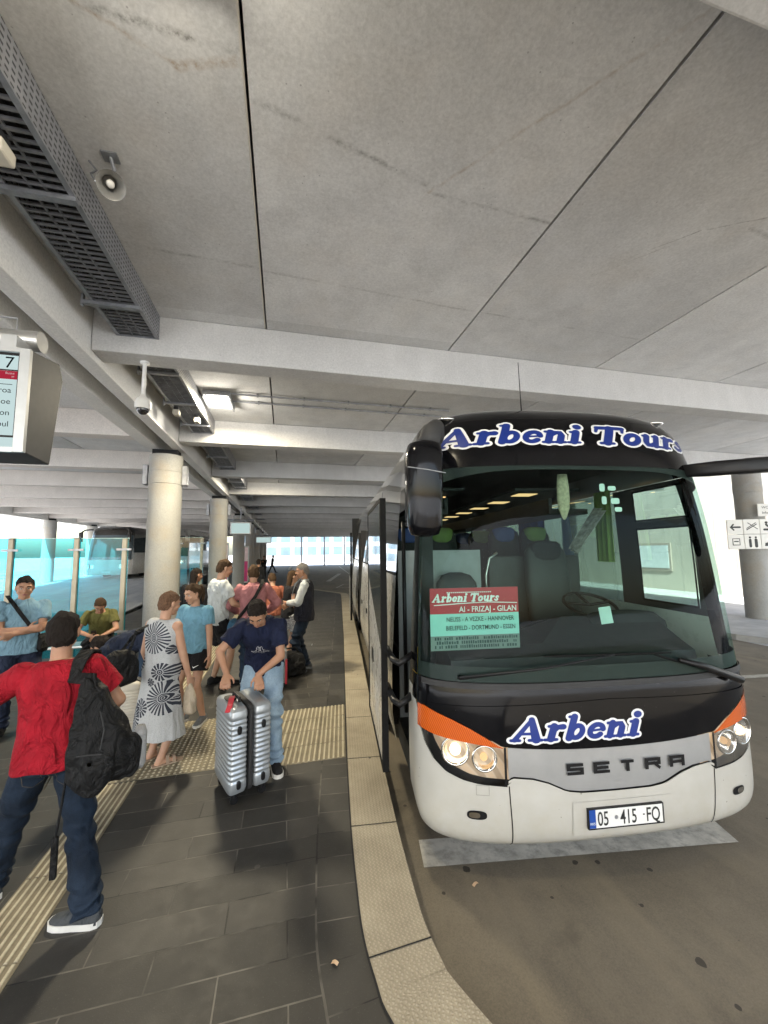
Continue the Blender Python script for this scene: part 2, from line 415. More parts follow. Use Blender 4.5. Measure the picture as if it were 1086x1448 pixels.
def road_mat(name, base, oil=1.0):
    s = NT(name)
    n1 = s.noise(.45, 6, .62); n2 = s.noise(2.3, 8, .68); n3 = s.noise(120, 3, .7)
    c = s.ramp(n1, [(.3, tuple(b*.7 for b in base)), (.7, tuple(b*1.25 for b in base))])
    c = s.mix(s.math('MULTIPLY', s.ramp(n2, [(.42, 0.), (.7, 1.)]), .5), c, tuple(b*.5 for b in base))
    c = s.mix(.35, c, s.ramp(n3, [(.3, tuple(b*.55 for b in base)), (.7, tuple(b*1.6 for b in base))]))
    tr = s.noise(.8, 6, .6, vec=s.mapp((2.2, .35, 1), rot=(0, 0, R(7))))
    c = s.mix(s.math('MULTIPLY', s.ramp(tr, [(.48, 0.), (.66, 1.)]), .4), c, (base[0]*1.7, base[1]*1.65, base[2]*1.5))
    v1 = s.n('ShaderNodeTexVoronoi', {'Vector': s.n('ShaderNodeVectorMath', {0: s.co(), 1: s.n('ShaderNodeTexNoise', {'Vector': s.co(), 'Scale': 9.0}).outputs[1]}, operation='MULTIPLY_ADD').outputs[0] if False else s.co(), 'Scale': 6.4}, feature='F1')
    cell = s.sep(v1.outputs['Color'])[0]
    rad = s.math('MULTIPLY', s.math('MAXIMUM', s.math('SUBTRACT', cell, .25), 0.0), .24)
    rad = s.math('MULTIPLY', rad, s.math('MULTIPLY_ADD', s.noise(22, 2), 1.2, .35))
    sp = s.math('MULTIPLY', s.math('LESS_THAN', v1.outputs['Distance'], rad), s.ramp(s.noise(.5, 3, vec=s.mapp((1,1,1), loc=(2,9,0))), [(.28, 0.), (.36, 1.)]))
    c = s.mix(s.math('MULTIPLY', sp, .8*oil), c, (.022, .019, .016))
    st = s.ramp(s.noise(1.0, 5, .6, vec=s.mapp((1,1,1), loc=(7,2,0)), dist=.6), [(.58, 0.), (.72, .75)])
    c = s.mix(s.math('MULTIPLY', st, oil), c, tuple(b*.38 for b in base))
    rg = s.math('MULTIPLY_ADD', n2, .3, .5)
    return s.bsdf(Base_Color=c, Roughness=rg, Normal=s.bump(n3, .3, .004), Specular_IOR_Level=.4)
m_road = road_mat('bus_bay_concrete', (.155, .133, .098))
m_out = road_mat('outdoor_concrete', (.44, .455, .47), .15)
m_side = M('kerb_side', (.16, .15, .13), .8, var=.3, vs=9, dirt=.5)

# ================================================================== GROUND
def S(o): o['kind'] = 'structure'; return o
b = bmesh.new(); 
quad(b, [(-400, -400, -.02), (400, -400, -.02), (400, 400, -.02), (-400, 400, -.02)])
S(mobj('ground', b, m_out))
b = grid(lambda a, t: Vector((lerp(-5.4, 10.4, a), lerp(-9, 66, t), -.004)), 2, 4)
road = S(mobj('road', b, m_road))
def zl(y): return min(.75, max(0, (y-10)*.032))          # the left lane climbs gently away
b = grid(lambda a, t: Vector((lerp(-24, -5.4, a), lerp(-9, 66, t), zl(lerp(-9, 66, t))-.006)), 1, 75)
road2 = S(mobj('side_road', b, road_mat('side_road_asphalt', (.36, .36, .36), .4)))

KIN = [(1.35, .55), (.95, 1.0), (.68, 1.42), (.48, 1.87), (.445, 2.06), (.432, 2.3), (.452, 2.6), (.497, 3.07), (.585, 3.795), (.674, 4.464), (1.022, 6.978), (1.47, 10.2), (2.62, 18.9), (2.66, 19.6), (2.45, 20.1), (1.35, 22.4), (.3, 25.5), (.6, 30), (2.2, 42), (2.2, 43), (.4, 48), (.9, 62)]
def smoothline(P, n=5):
    out = []
    for i in range(len(P)-1):
        p0 = Vector(P[max(i-1,0)]); p1 = Vector(P[i]); p2 = Vector(P[i+1]); p3 = Vector(P[min(i+2,len(P)-1)])
        for k in range(n):
            t = k/n
            q = .5*((2*p1)+(p2-p0)*t+(2*p0-5*p1+4*p2-p3)*t*t+(3*p1-p0-3*p2+p3)*t**3)
            out.append(q if i < 10 else p1.lerp(p2, t))
    out.append(Vector(P[-1])); return out
KL = smoothline(KIN)
def offs(L, d):
    out = []
    for i, p in enumerate(L):
        t = (L[min(i+1, len(L)-1)] - L[max(i-1, 0)]).normalized()
        out.append(p + Vector((t.y, -t.x))*d)
    return out
KO = offs(KL, .345); KB = offs(KL, -.25)
def ribbon(A, B, za, zb, name, mat, parent=None):
    b = bmesh.new(); uvl = b.loops.layers.uv.new('UVMap'); s = 0; prev = None
    for i in range(len(A)):
        if i: s += (A[i]-A[i-1]).length
        w = (B[i]-A[i]).length if za == zb else abs(za-zb)
        cur = (b.verts.new((*A[i], za)), b.verts.new((*B[i], zb)), s, w)
        if prev:
            f = b.faces.new((prev[0], prev[1], cur[1], cur[0]))
            for l, q in zip(f.loops, ((0, prev[2]), (prev[3], prev[2]), (cur[3], cur[2]), (0, cur[2]))): l[uvl].uv = q
        prev = cur
    bmesh.ops.recalc_face_normals(b, faces=b.faces)
    return mobj(name, b, mat, parent)
# platform top, its border course and kerb
b = bmesh.new()
left = -5.2
poly = [(p.x, p.y) for p in KB]
top = [Vector((x, y, PZ)) for x, y in poly] + [Vector((left, 62, PZ)), Vector((left, -9, PZ)), Vector((1.6, -9, PZ))]
vs = [b.verts.new(p) for p in top]; f = b.faces.new(vs)
bmesh.ops.triangulate(b, faces=[f])
rings(b, [[Vector((left, -9, PZ)), Vector((left, 62, PZ))], [Vector((left, -9, -.05)), Vector((left, 62, -.05))]], closed=False, capa=False, capb=False)
bmesh.ops.recalc_face_normals(b, faces=b.faces)
plat = S(mobj('pavement', b, m_pave))
ribbon(KB, KL, PZ, PZ, 'border_pavers', m_border, plat)
kerb = S(ribbon(KL, KO, PZ+.004, PZ+.004, 'kerb', m_kerb))
ribbon(KO, KO, PZ+.004, -.03, 'kerb_face', m_side, kerb)
# dark joints across the kerb stones and along both edges
b = bmesh.new()
acc = 0; nxt = .1
for i in range(1, len(KL)):
    d = (KL[i]-KL[i-1]).length
    while acc + d >= nxt:
        t = (nxt-acc)/d
        p = KL[i-1].lerp(KL[i], t); q = KO[i-1].lerp(KO[i], t); dd = (KL[i]-KL[i-1]).normalized()*.004
        quad(b, [(*(p-dd), PZ+.0065), (*(q-dd), PZ+.0065), (*(q+dd), PZ+.0065), (*(p+dd), PZ+.0065)])
        nxt += .98 if nxt > 1 else .9
    acc += d
mobj('kerb_joint', b, m_dark, kerb)
b = bmesh.new(); E = offs(KL, .005); E0 = offs(KL, -.006)
for i in range(len(E)-1):
    quad(b, [(*E0[i], PZ+.006), (*E[i], PZ+.006), (*E[i+1], PZ+.006), (*E0[i+1], PZ+.006)])
mobj('edge_joint', b, m_dark, kerb)

# tactile guide strip along the platform, dome field and rib field across it
def dim(x, y): return PZ
b = bmesh.new(); y0, y1 = -1.0, 4.25
def strip(b, x0, x1, y0, y1, n, shear=0):
    n0 = len(b.verts)
    boxmm(b, (x0, y0, PZ-.02), (x1, y1, PZ+.004))
    for i in range(n):
        c = x0 + (x1-x0)*(i+.5)/n; w = (x1-x0)/n*.27
        rings(b, [[Vector((c-w, y0+.003, PZ+.004)), Vector((c-w*.55, y0+.006, PZ+.012)), Vector((c+w*.55, y0+.006, PZ+.012)), Vector((c+w, y0+.003, PZ+.004))],
                  [Vector((c-w, y1-.003, PZ+.004)), Vector((c-w*.55, y1-.006, PZ+.012)), Vector((c+w*.55, y1-.006, PZ+.012)), Vector((c+w, y1-.003, PZ+.004))]])
    if shear:
        b.verts.ensure_lookup_table()
        for v in b.verts[n0:]: v.co.x += shear*(v.co.y-y0)
y = y0
while y < y1: strip(b, -1.573, -1.273, y+.002, min(y+.6, y1)-.002, 7); y += .6
y = 5.52
while y < 30: strip(b, -1.573, -1.273, y+.002, y+.6-.002, 7); y += .6
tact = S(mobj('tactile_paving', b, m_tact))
b = bmesh.new()
for iy in range(4):
    ya = 4.16 + iy*.34
    for ix, (xa, xb) in enumerate(((-.42, -.02), (-.02, .33), (.33, 0))):
        sh_ = .1385*(ya-4.16)
        if ix == 2: xb = .62
        strip(b, xa+.002+sh_, xb-.002+sh_, ya+.002, ya+.336, max(6, int((xb-xa)/.05)), .1385)
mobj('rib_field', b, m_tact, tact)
b = bmesh.new()
for ix in range(4):
    for iy in range(4):
        xa = -1.573 + ix*.29; ya = 4.27 + iy*.312
        boxmm(b, (xa+.002, ya+.002, PZ-.02), (xa+.288, ya+.310, PZ+.004))
        for i in range(6):
            for j in range(6):
                cx, cy = xa+.024+i*.048, ya+.026+j*.052
                rings(b, [[Vector((cx+r*math.cos(a*1.0472), cy+r*math.sin(a*1.0472), z)) for a in range(6)] for r, z in ((.017, PZ+.004), (.010, PZ+.011))], capa=False)
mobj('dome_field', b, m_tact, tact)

# road markings
def mark(pts, name='road_marking', par=None, z=.0015):
    b = bmesh.new(); quad(b, [(x, y, z) for x, y in pts]); return mobj(name, b, m_line, par or road)
mark([(.97, 2.84), (3.32, 2.455), (3.40, 2.72), (1.02, 3.10)])
def seg(x0, y0, x1, y1, w=.12, par=None, z=.0015):
    d = Vector((x1-x0, y1-y0)).normalized(); n = Vector((-d.y, d.x))*w/2
    b = bmesh.new(); z0 = z1 = z
    if par is road2: z0, z1 = zl(y0)+.0, zl(y1)+.0
    quad(b, [(x0-n.x, y0-n.y, z0), (x1-n.x, y1-n.y, z1), (x1+n.x, y1+n.y, z1), (x0+n.x, y0+n.y, z0)])
    mobj('road_marking', b, m_line, par or road)
seg(2.9, 20.6, 5.4, 21.6, .14); seg(5.3, 20.9, 5.6, 22.6, .5); seg(3.1, 24.5, 3.9, 26.9, .1); seg(4.3, 24.4, 5.0, 26.8, .1); seg(3.1, 24.5, 4.3, 24.4, .1); seg(3.9, 26.9, 5.0, 26.8, .1)
seg(3.2, 30, 5.4, 40, .35); seg(8.9, 7.2, 9.4, 28, .14); seg(5.9, 35, 8, 60, .14); seg(6.5, 5.4, 10.4, 4.9, .14)
for x in (-9.0, -12.4):
    y = 8
    while y < 60:
        seg(x, y, x, min(y+4, 62), .13, road2); y += 4 if x == -9.0 else 7
b = bmesh.new()
for i in range(14):
    a = 2*math.pi*i/14; b.verts.new((4.5+.34*math.cos(a), 17.6+.34*math.sin(a), .002))
b.faces.new(b.verts); mobj('manhole_cover', b, m_side, road)
# litter on the ground: each scrap its own thing
def scrap(x, y, z, l, w, rz, label, mat, curl=.008):
    b = grid(lambda a, t: Vector(((a-.5)*l, (t-.5)*w, curl*math.sin(a*3.0)+.004)), 6, 2)
    r = mobj('litter_scrap', b, mat); r.location = (x, y, z); r.rotation_euler.z = rz
    tag(r, label, 'litter', 'scraps of litter')
m_paper = M('crumpled_paper', (.6, .42, .26), .8)
scrap(.268, 2.19, PZ, .035, .02, -.6, 'small orange paper scrap lying on the dark border pavers beside the kerb', m_paper)
scrap(1.25, 2.62, -.003, .045, .02, .4, 'tiny orange scrap on the stained road in front of the coach headlight', m_paper)

# ================================================================== CANOPY
HC, HB = 4.95, 4.467
YB0 = -4.9
BY = [.75, 4.85] + [8.62 + 3.75*i for i in range(15)]
XL, XR = -14.2, 14.6
b = bmesh.new()
jx = [-13.3+0.0]; x = -.25-2.42*6
xs = []
while x < XR+2.5: xs.append(x); x += 2.42
ys = [YB0, -.9] + [y+.16 for y in BY] + [BY[-1]+3.9]
rnd = random.Random(3)
for i in range(len(xs)-1):
    for j in range(len(ys)-1):
        xa, xb = max(xs[i], XL)+.013, min(xs[i+1], XR)-.013
        if xb-xa < .1: continue
        dz = rnd.uniform(-.002, .002)
        boxmm(b, (xa, ys[j]+.004, HC+dz), (xb, ys[j+1]-.004, HC+.24))
ceil = S(mobj('ceiling', b, m_soffit))
b = bmesh.new(); boxmm(b, (XL, YB0, HC+.25), (XR, ys[-1], HC+.5)); mobj('roof_deck', b, m_dark, ceil)
# light sealing bead in the joint nearest the platform, cracks and shutter marks in the soffit
b = bmesh.new()
tube(b, [(-.262, -4, HC+.004), (-.262, 4.84, HC+.004)], .008, 6); mobj('joint_bead', b, M('joint_sealant', (.55, .52, .46), .6), ceil)
def beam(i, y, x0, x1, side):
    b = bmesh.new()
    boxmm(b, (x0, y, HB), (x1, y+.32, HC-.004)); bmesh.ops.recalc_face_normals(b, faces=b.faces); bevel(b, .012, 2)
    o = mobj('concrete_beam', b, m_lbeam_lit if side == 'l' else m_beam)
    return o
ordn = ['nearest the camera', 'just in front of the coach roof', 'second behind the lit ceiling lamp', 'third', 'fourth', 'fifth', 'sixth', 'seventh', 'eighth', 'ninth', 'tenth', 'eleventh', 'twelfth', 'thirteenth', 'fourteenth', 'fifteenth', 'farthest']
for i, y in enumerate(BY):
    o = beam(i, y, -2.105, XR, 'r')
    if i == 0: lab = 'concrete cross beam cut by the top right corner of the photo'
    elif i == 1: lab = 'big concrete cross beam spanning the photo just above the white coach'
    elif i == 2: lab = 'concrete cross beam right behind the lit ceiling lamp'
    else: lab = 'pale concrete cross beam over the bus bays, one of the receding row behind the coach roof'
    tag(o, lab, 'beam', 'cross beams over the bus bays')
for i, y in enumerate([8.4 + 3.3*k for k in range(-2, 16)]):
    o = beam(i, y, XL+.3, -2.815, 'l')
    tag(o, 'pale concrete cross beam over the left lane, in the receding row beyond the departure display', 'beam', 'cross beams over the left lane')
# twin main beams carried by the columns
def mbeam(x0, x1, lab):
    b = bmesh.new(); boxmm(b, (x0, YB0+.1, 4.385), (x1, 63, HC-.003)); bmesh.ops.recalc_face_normals(b, faces=b.faces); bevel(b, .012, 2)
    return tag(mobj('main_beam', b, m_main), lab, 'beam', 'main beams along the platform')
mbeam(-2.30, -2.112, 'long concrete main beam with its brightly lit side toward the bus bays')
mbeam(-2.808, -2.57, 'long concrete main beam in shadow, left of the brightly lit one')
b = bmesh.new(); boxmm(b, (XL-.1, YB0+.1, 4.32), (XL+.28, 63, HC-.003)); tag(mobj('edge_beam', b, m_main), 'concrete edge beam over the far left columns against the sky', 'beam')

def column(x, y, r, z0, z1, lab, grp, plates=True):
    t = empty('concrete_column', (x, y, z0)); tag(t, lab, 'column', grp)
    b = bmesh.new()
    prof = [(r*1.0, 0), (r, z1-z0-.62), (r*1.0, z1-z0-.615), (r*1.03, z1-z0-.61), (r*1.03, z1-z0-.36), (r*1.0, z1-z0-.355), (r*1.02, z1-z0-.35), (r*1.02, z1-z0)]
    rings(b, [ering((0, 0, z), Vector((1, 0, 0)), Vector((0, 1, 0)), rr, rr, 40) for rr, z in prof])
    autosmooth(mobj('shaft', b, m_colm, t), 40)
    if plates:
        for sx in (-1, 1):
            b = bmesh.new(); boxmm(b, (sx*(r+.06)-.05, -.09, z1-z0-.62), (sx*(r+.06)+.05, .09, z1-z0-.2)); bmesh.ops.recalc_face_normals(b, faces=b.faces); bevel(b, .01, 1)
            mobj('side_plate', b, m_galv, t)
    b = bmesh.new(); boxmm(b, (-.24, -.15, z1-z0), (.24, .15, z1-z0+.12)); mobj('bearing', b, m_dark, t)
    return t
cy = [9.15, 16.2, 23.3, 30.4, 37.5, 44.6, 51.7]
for i, y in enumerate(cy):
    column(-2.45, y, .315, PZ, 4.26, ['thick concrete column nearest on the left, standing behind the woman in the patterned dress', 'second concrete column, behind the tall man in the white shirt'][i] if i < 2 else 'concrete column in the receding platform row, beyond the second one', 'columns along the platform')
for y in (12.5, 17.8, 23.1, 28.4, 33.9, 39.4, 45, 51):
    column(-13.9, y, .33, 0, 4.32, 'pale concrete column of the far left row in front of the bright sky', 'columns on the far left', False)
for i, (x, y) in enumerate(((13.45, 8.75), (13.45, 16.5), (13.45, 24.2))):
    column(x, y, .33, 0, 4.4, ['concrete column with pictogram signs at the right edge of the photo', 'concrete column of the right row hidden beyond the coach'][min(i, 1)], 'columns on the right', False)

# ------------------------------------------------------------------ cable trays under the soffit
m_perf = None
def perf_mat():
    s = NT('perforated_tray')
    v = s.sep(s.co()); y, z = v[1], v[2]
    fy = s.math('ABSOLUTE', s.math('SUBTRACT', s.math('FRACT', s.math('DIVIDE', y, .05)), .5))
    row = s.math('DIVIDE', z, .042)
    fz = s.math('ABSOLUTE', s.math('SUBTRACT', s.math('FRACT', row), .5))
    h = s.math('MULTIPLY', s.math('LESS_THAN', fy, .30), s.math('LESS_THAN', fz, .2))
    nz = s.noise(4, 5)
    base = s.ramp(nz, [(.3, (.24, .245, .26)), (.7, (.36, .365, .38))])
    c = s.mix(h, base, (.035, .035, .04))
    return s.bsdf(Base_Color=c, Roughness=.5, Metallic=s.math('MULTIPLY_ADD', h, -.5, .5))
m_perf = perf_mat()
def tray(y0, y1, lab):
    x0, x1, z0 = -1.86, -1.43, 4.665
    t = empty('cable_tray', ((x0+x1)/2, (y0+y1)/2, z0)); tag(t, lab, 'cable tray', 'cable trays under the ceiling')
    inv = Matrix.Translation(-Vector(t.location))
    def add(n, b, m):
        b.transform(inv); return mobj(n, b, m, t)
    b = bmesh.new()
    boxmm(b, (x1-.004, y0, z0), (x1, y1, HC-.01)); boxmm(b, (x0, y0, z0), (x0+.004, y1, HC-.01)); add('side_panel', b, m_perf)
    b = bmesh.new(); y = y0+.03
    while y < y1-.02:
        boxmm(b, (x0+.03, y-.009, z0+.004), (x1-.03, y+.009, z0+.02)); y += .062
    for x in (x0+.17, x1-.17): boxmm(b, (x-.006, y0, z0+.006), (x+.006, y1, z0+.022))
    add('bottom_grating', b, m_grate)
    b = bmesh.new()
    for x in (x0+.015, x1-.015): boxmm(b, (x-.018, y0, z0-.006), (x+.018, y1, z0+.012))
    boxmm(b, (x0, y1-.012, z0-.004), (x1, y1+.004, HC-.01)); add('frame', b, m_galv)
    for k in range(3):
        b = bmesh.new(); yb = lerp(y0, y1, (k+.5)/3)
        boxmm(b, (x0-.06, yb-.025, z0-.04), (x1+.01, yb+.025, z0-.008)); boxmm(b, (x0-.075, yb-.02, z0-.06), (x0-.055, yb+.02, z0+.06))
        add('support_bracket', b, m_galv)
    b = bmesh.new(); boxmm(b, (x0+.03, y0, z0+.12), (x1-.03, y1, z0+.13)); 
    for k in range(7): tube(b, [(x0+.07+k*.05, y0, z0+.10), (x0+.07+k*.05+.02, (y0+y1)/2, z0+.085), (x0+.07+k*.05, y1, z0+.10)], .013, 6)
    add('cables', b, m_blackm)
for i in range(9):
    ya = BY[i]+.325 if i else 1.08; yb = BY[i+1]-.005
    tray(ya, yb, ['long perforated metal cable tray at the top left, above the horn loudspeaker', 'metal cable tray beside the lit lamp behind the first big beam'][i] if i < 2 else 'small dark metal cable tray end between the receding cross beams')

# ceiling lamps: a lit twin-tube fitting, with conduit
m_tube = emis('lit_tube', (1.0, .93, .74), 9)
def lamp(x, y, lab, lit=True):
    t = empty('ceiling_lamp', (x, y, HC)); tag(t, lab, 'ceiling lamp', 'twin tube ceiling lamps')
    b = bmesh.new(); boxmm(b, (-.22, -.32, -.02), (.22, .32, -.004)); 
    for sx in (-1, 1): boxmm(b, (sx*.21-.012, -.34, -.13), (sx*.21+.012, .34, -.004))
    for sy in (-1, 1): boxmm(b, (-.2, sy*.33-.01, -.09), (.2, sy*.33+.01, -.004))
    mobj('housing', b, m_galv, t)
    for k in (-1, 1):
        b = bmesh.new(); cyl(b, (-.18, k*.14, -.055), (.18, k*.14, -.055), .036, n=12); mobj('tube', b, m_tube if lit else m_white, t)
    return t
lamp(-1.15, 7.3, 'lit ceiling lamp with two glowing tubes behind the first big beam')
lamp(-.62, 14.2, 'second lit ceiling lamp, a small bright spot farther down the platform')
lamp(-.6, 1.42, 'lit ceiling lamp above the photographer, outside the photo')
b = bmesh.new()
for yy in (7.0, 7.35):
    tube(b, [(-.93, yy, HC-.03), (3.1, yy, HC-.03)], .016, 8)
    for k in range(5): boxmm(b, (-.5+k*.8, yy-.03, HC-.05), (-.47+k*.8, yy+.03, HC-.003))
tag(mobj('conduit', b, m_galv), 'pair of thin metal conduits running right from the lit ceiling lamp', 'conduit')
# small bulkhead lights clipped on the trays
def bulk(x, y, lab):
    t = empty('tray_lamp', (x, y, 4.665)); tag(t, lab, 'lamp', 'small lamps on the cable trays')
    b = bmesh.new(); boxmm(b, (-.05, -.09, -.13), (.05, .05, -.04)); bmesh.ops.recalc_face_normals(b, faces=b.faces); bevel(b, .02, 3); mobj('housing', b, M('cream_plastic', (.55, .51, .42), .4), t)
    b = bmesh.new(); boxmm(b, (-.03, -.1, -.045), (.04, .0, .0)); tube(b, [(0, .02, -.05), (-.05, .08, -.03), (-.03, .14, .0)], .006, 6); mobj('bracket', b, m_blackm, t)
bulk(-1.66, 2.62, 'small cream lamp under the nearest cable tray')
bulk(-1.8, 7.2, 'small cream lamp under the cable tray, nearer of the two by the lit lamp')
bulk(-1.55, 7.55, 'small cream lamp under the cable tray, closer to the next cross beam')
# horn loudspeaker
t = empty('horn_loudspeaker', (-1.2, 2.86, HC)); t.scale = (1.0, 1.0, 1.0); tag(t, 'grey horn loudspeaker hanging from the ceiling beside the cable tray', 'loudspeaker')
d = Vector((.38, -.62, -.72)).normalized(); p0 = Vector((0, .0, -.20)); x, y, _ = frame(d)
b = bmesh.new()
rings(b, [ering(p0+d*k, x, y, r, r, 28) for k, r in ((-.16, .03), (-.15, .040), (-.02, .043), (0, .034), (.08, .044), (.12, .06), (.15, .080), (.152, .084), (.148, .08), (.12, .054), (.05, .034))], capb=True)
autosmooth(mobj('horn', b, M('horn_grey', (.22, .215, .20), .45, .3), t))
b = bmesh.new(); rings(b, [ering(p0+d*k, x, y, r, r, 16) for k, r in ((.05, .024), (.115, .025), (.128, .018))]); mobj('driver', b, M('horn_inner', (.62, .60, .55), .4), t, True)
b = bmesh.new(); boxmm(b, (-.05, -.03, -.012), (.05, .05, -.002)); tube(b, [(0, .01, -.01), (.02, .03, -.08), (0, .02, -.16)], .012, 8)
tube(b, [(-.02, .03, -.16), (-.09, .02, -.2), (-.12, .03, -.14), (-.1, .06, -.08), (-.15, .06, -.02)], .007, 6); mobj('bracket', b, m_galv, t)
# dome camera
t = empty('security_camera', (-1.63, 5.05, HB)); tag(t, 'white dome security camera on a short pole under the first big beam', 'camera')
b = bmesh.new(); cyl(b, (0, 0, 0), (0, 0, -.42), .022, n=14); cyl(b, (0, 0, -.0), (0, 0, -.02), .05, n=16); mobj('pole', b, m_white, t, True)
b = bmesh.new(); rings(b, [ering((0, 0, z), Vector((1,0,0)), Vector((0,1,0)), r, r, 24) for z, r in ((-.40, .025), (-.43, .036), (-.455, .066), (-.49, .083), (-.54, .086), (-.575, .08), (-.575, .068))]); autosmooth(mobj('housing', b, m_white, t))
b = bmesh.new(); ball(b, (0, 0, -.575), .068, seg=20); mobj('dome', b, M('camera_dome', (.01, .01, .012), .05, coat=1), t, True)

# ------------------------------------------------------------------ departure display under a pipe
t = empty('departure_display', (-2.2, 3.1, 3.2)); tag(t, 'hanging departure display for bay 7 in a grey case at the left edge', 'display')
inv = Matrix.Translation(-Vector(t.location))
def dadd(n, b, m, par=None, **k):
    if par is None or par is t: b.transform(inv); return mobj(n, b, m, t, **k)
    b.transform(inv); return mobj(n, b, m, par, **k)
x0, x1, z0, z1, yf = -2.78, -1.645, 2.865, 3.56, 3.0
b = bmesh.new()
prof = [(yf+.02, z0-.0), (yf+.30, z0-.02), (yf+.40, z1-.05), (yf+.34, z1+.06), (yf+.02, z1+.0)]
rings(b, [[Vector((x, yy, zz)) for yy, zz in prof] for x in (x0, x1)]); bmesh.ops.recalc_face_normals(b, faces=b.faces); bevel(b, .006, 1)
dadd('case', b, M('case_grey', (.06, .06, .062), .6, .0, .05, spec=.2))
b = bmesh.new(); boxmm(b, (x1-.055, yf-.01, z0), (x1+.002, yf+.019, z1)); boxmm(b, (x0, yf-.01, z1-.028), (x1-.056, yf+.019, z1+.002)); boxmm(b, (x0, yf-.01, z0-.002), (x1-.056, yf+.019, z0+.03)); dadd('front_frame', b, m_alu)
b = bmesh.new(); boxmm(b, (x0, yf+.004, z0+.031), (x1-.056, yf+.018, z1-.03)); scr = dadd('screen', b, emis('screen_light', (.60, .76, .76), .95))
b = bmesh.new()
for za, zb in ((z1-.05, z1-.032), (z1-.155, z1-.148), (z0+.095, z0+.108)): boxmm(b, (x0, yf-.001, za), (x1-.057, yf+.0035, zb))
boxmm(b, (x1-.064, yf-.001, z0+.10), (x1-.057, yf+.0035, z1-.035)); dadd('screen_edge', b, m_black, scr)
b = bmesh.new(); boxmm(b, (x0, yf+.000, z1-.212), (x1-.066, yf+.0035, z1-.157)); dadd('red_band', b, emis('red_light', (.50, .03, .06), .8), scr)
X, Z = Vector((1, 0, 0)), Vector((0, 0, 1))
def dtext(s, x, z, size, m, al='RIGHT'):
    dadd('lettering', put(text_bm(s, size, align=al), (x, yf-.0012, z), X, Z), m, scr)
m_ink = emis('ink', (.02, .03, .035), .5)
dtext('7', x1-.085, z1-.138, .11, m_ink)
for i, s_ in enumerate(('suroa', 'dnoe', 'nion', 'nbul')): dtext(s_, x1-.09, z1-.305-.075*i, .052, m_ink)
dtext('Busse', x1-.08, z1-.18, .022, emis('pale', (.8, .6, .6), .8)); dtext('ab', x1-.08, z1-.20, .018, emis('pale2', (.8, .6, .6), .8))
b = bmesh.new(); boxmm(b, (x0, yf+.0005, z1-.249), (x1-.09, yf+.0035, z1-.246)); dadd('rule', b, m_ink, scr)
b = bmesh.new(); cyl(b, (-4.2, 3.2, 3.71), (-1.69, 3.2, 3.71), .072, n=28); autosmooth(dadd('pipe', b, m_steel))
for xa_ in (-1.83, -2.6):
    b = bmesh.new(); boxmm(b, (xa_, 3.02, 3.565), (xa_+.09, 3.22, 3.66)); dadd('clamp', b, m_alu)
b = bmesh.new(); tube(b, [(-1.86, 3.22, 3.77), (-1.86, 3.22, 3.88), (-2.4, 3.22, 3.9)], .008, 6); cyl(b, (-2.45, 3.2, 3.71), (-2.45, 3.2, 4.38), .05); dadd('hanger', b, m_galv)
# small displays far down the platform
def fdisp(x, y, z, w, h, lab):
    t = empty('platform_display', (x, y, z)); tag(t, lab, 'display', 'displays down the platform')
    b = bmesh.new(); boxmm(b, (-w/2, -.06, -h/2), (w/2, .1, h/2)); bmesh.ops.recalc_face_normals(b, faces=b.faces); bevel(b, .02, 1); mobj('case', b, m_alu, t)
    b = bmesh.new(); boxmm(b, (-w/2+.06, -.07, -h/2+.06), (w/2-.06, -.061, h/2-.06)); mobj('screen', b, emis('screen_far', (.55, .72, .70), .9), t)
    b = bmesh.new(); cyl(b, (-.7, .02, h/2+.1), (.6, .02, h/2+.1), .05, n=12); cyl(b, (0, .02, h/2), (0, .02, 4.38-z), .03, n=10); mobj('hanger', b, m_galv, t)
fdisp(-2.05, 20.2, 3.38, .95, .60, 'lit greenish departure display hanging in front of the third column')
fdisp(-1.75, 36, 3.3, 1.3, .55, 'pale small display hanging far down the platform')

# ------------------------------------------------------------------ glass wind shelters
g_blue = glass('blue_glass', (.14, .76, .92), .8, haze=.15, hazecol=(.04, .52, .68))
g_clear = glass('clear_glass', (.9, .95, .94), .9)
m_post = M('post_bronze_grey', (.30, .27, .21), .4, .5, .1)
def shelter(y, xs, ztop, lab, gm):
    t = empty('wind_shelter', (xs[0], y, PZ)); tag(t, lab, 'glass shelter', 'glass wind shelters')
    for i, x in enumerate(xs):
        b = bmesh.new(); boxmm(b, (x-xs[0]-.045, -.04, 0), (x-xs[0]+.045, .04, ztop-PZ)); bmesh.ops.recalc_face_normals(b, faces=b.faces); bevel(b, .01, 1)
        po = mobj('post', b, m_post, t)
        b = bmesh.new()
        for z in (.55, ztop-PZ-.22): boxmm(b, (x-xs[0]-.13, -.055, z-.02), (x-xs[0]+.13, -.041, z+.02))
        mobj('clamp', b, m_galv, po)
    for a, c in zip(xs, xs[1:]):
        b = bmesh.new(); quad(b, [(a-xs[0]+.07, 0, .12), (c-xs[0]-.07, 0, .12), (c-xs[0]-.07, 0, ztop-PZ), (a-xs[0]+.07, 0, ztop-PZ)]); mobj('glass_panel', b, gm, t)
        b = bmesh.new(); boxmm(b, (a-xs[0]+.07, -.006, ztop-PZ), (c-xs[0]-.07, .006, ztop-PZ+.008)); mobj('glass_edge', b, M('glass_edge', (.5, .8, .8), .2), t)
    return t
shelter(9.0, [-3.10, -3.93, -5.0, -6.1], 2.52, 'blue tinted glass wind shelter with three posts behind the seated man', g_blue)
shelter(16.2, [-3.02, -3.78, -4.7], 2.8, 'clear glass wind shelter just right of the nearest column', g_clear)
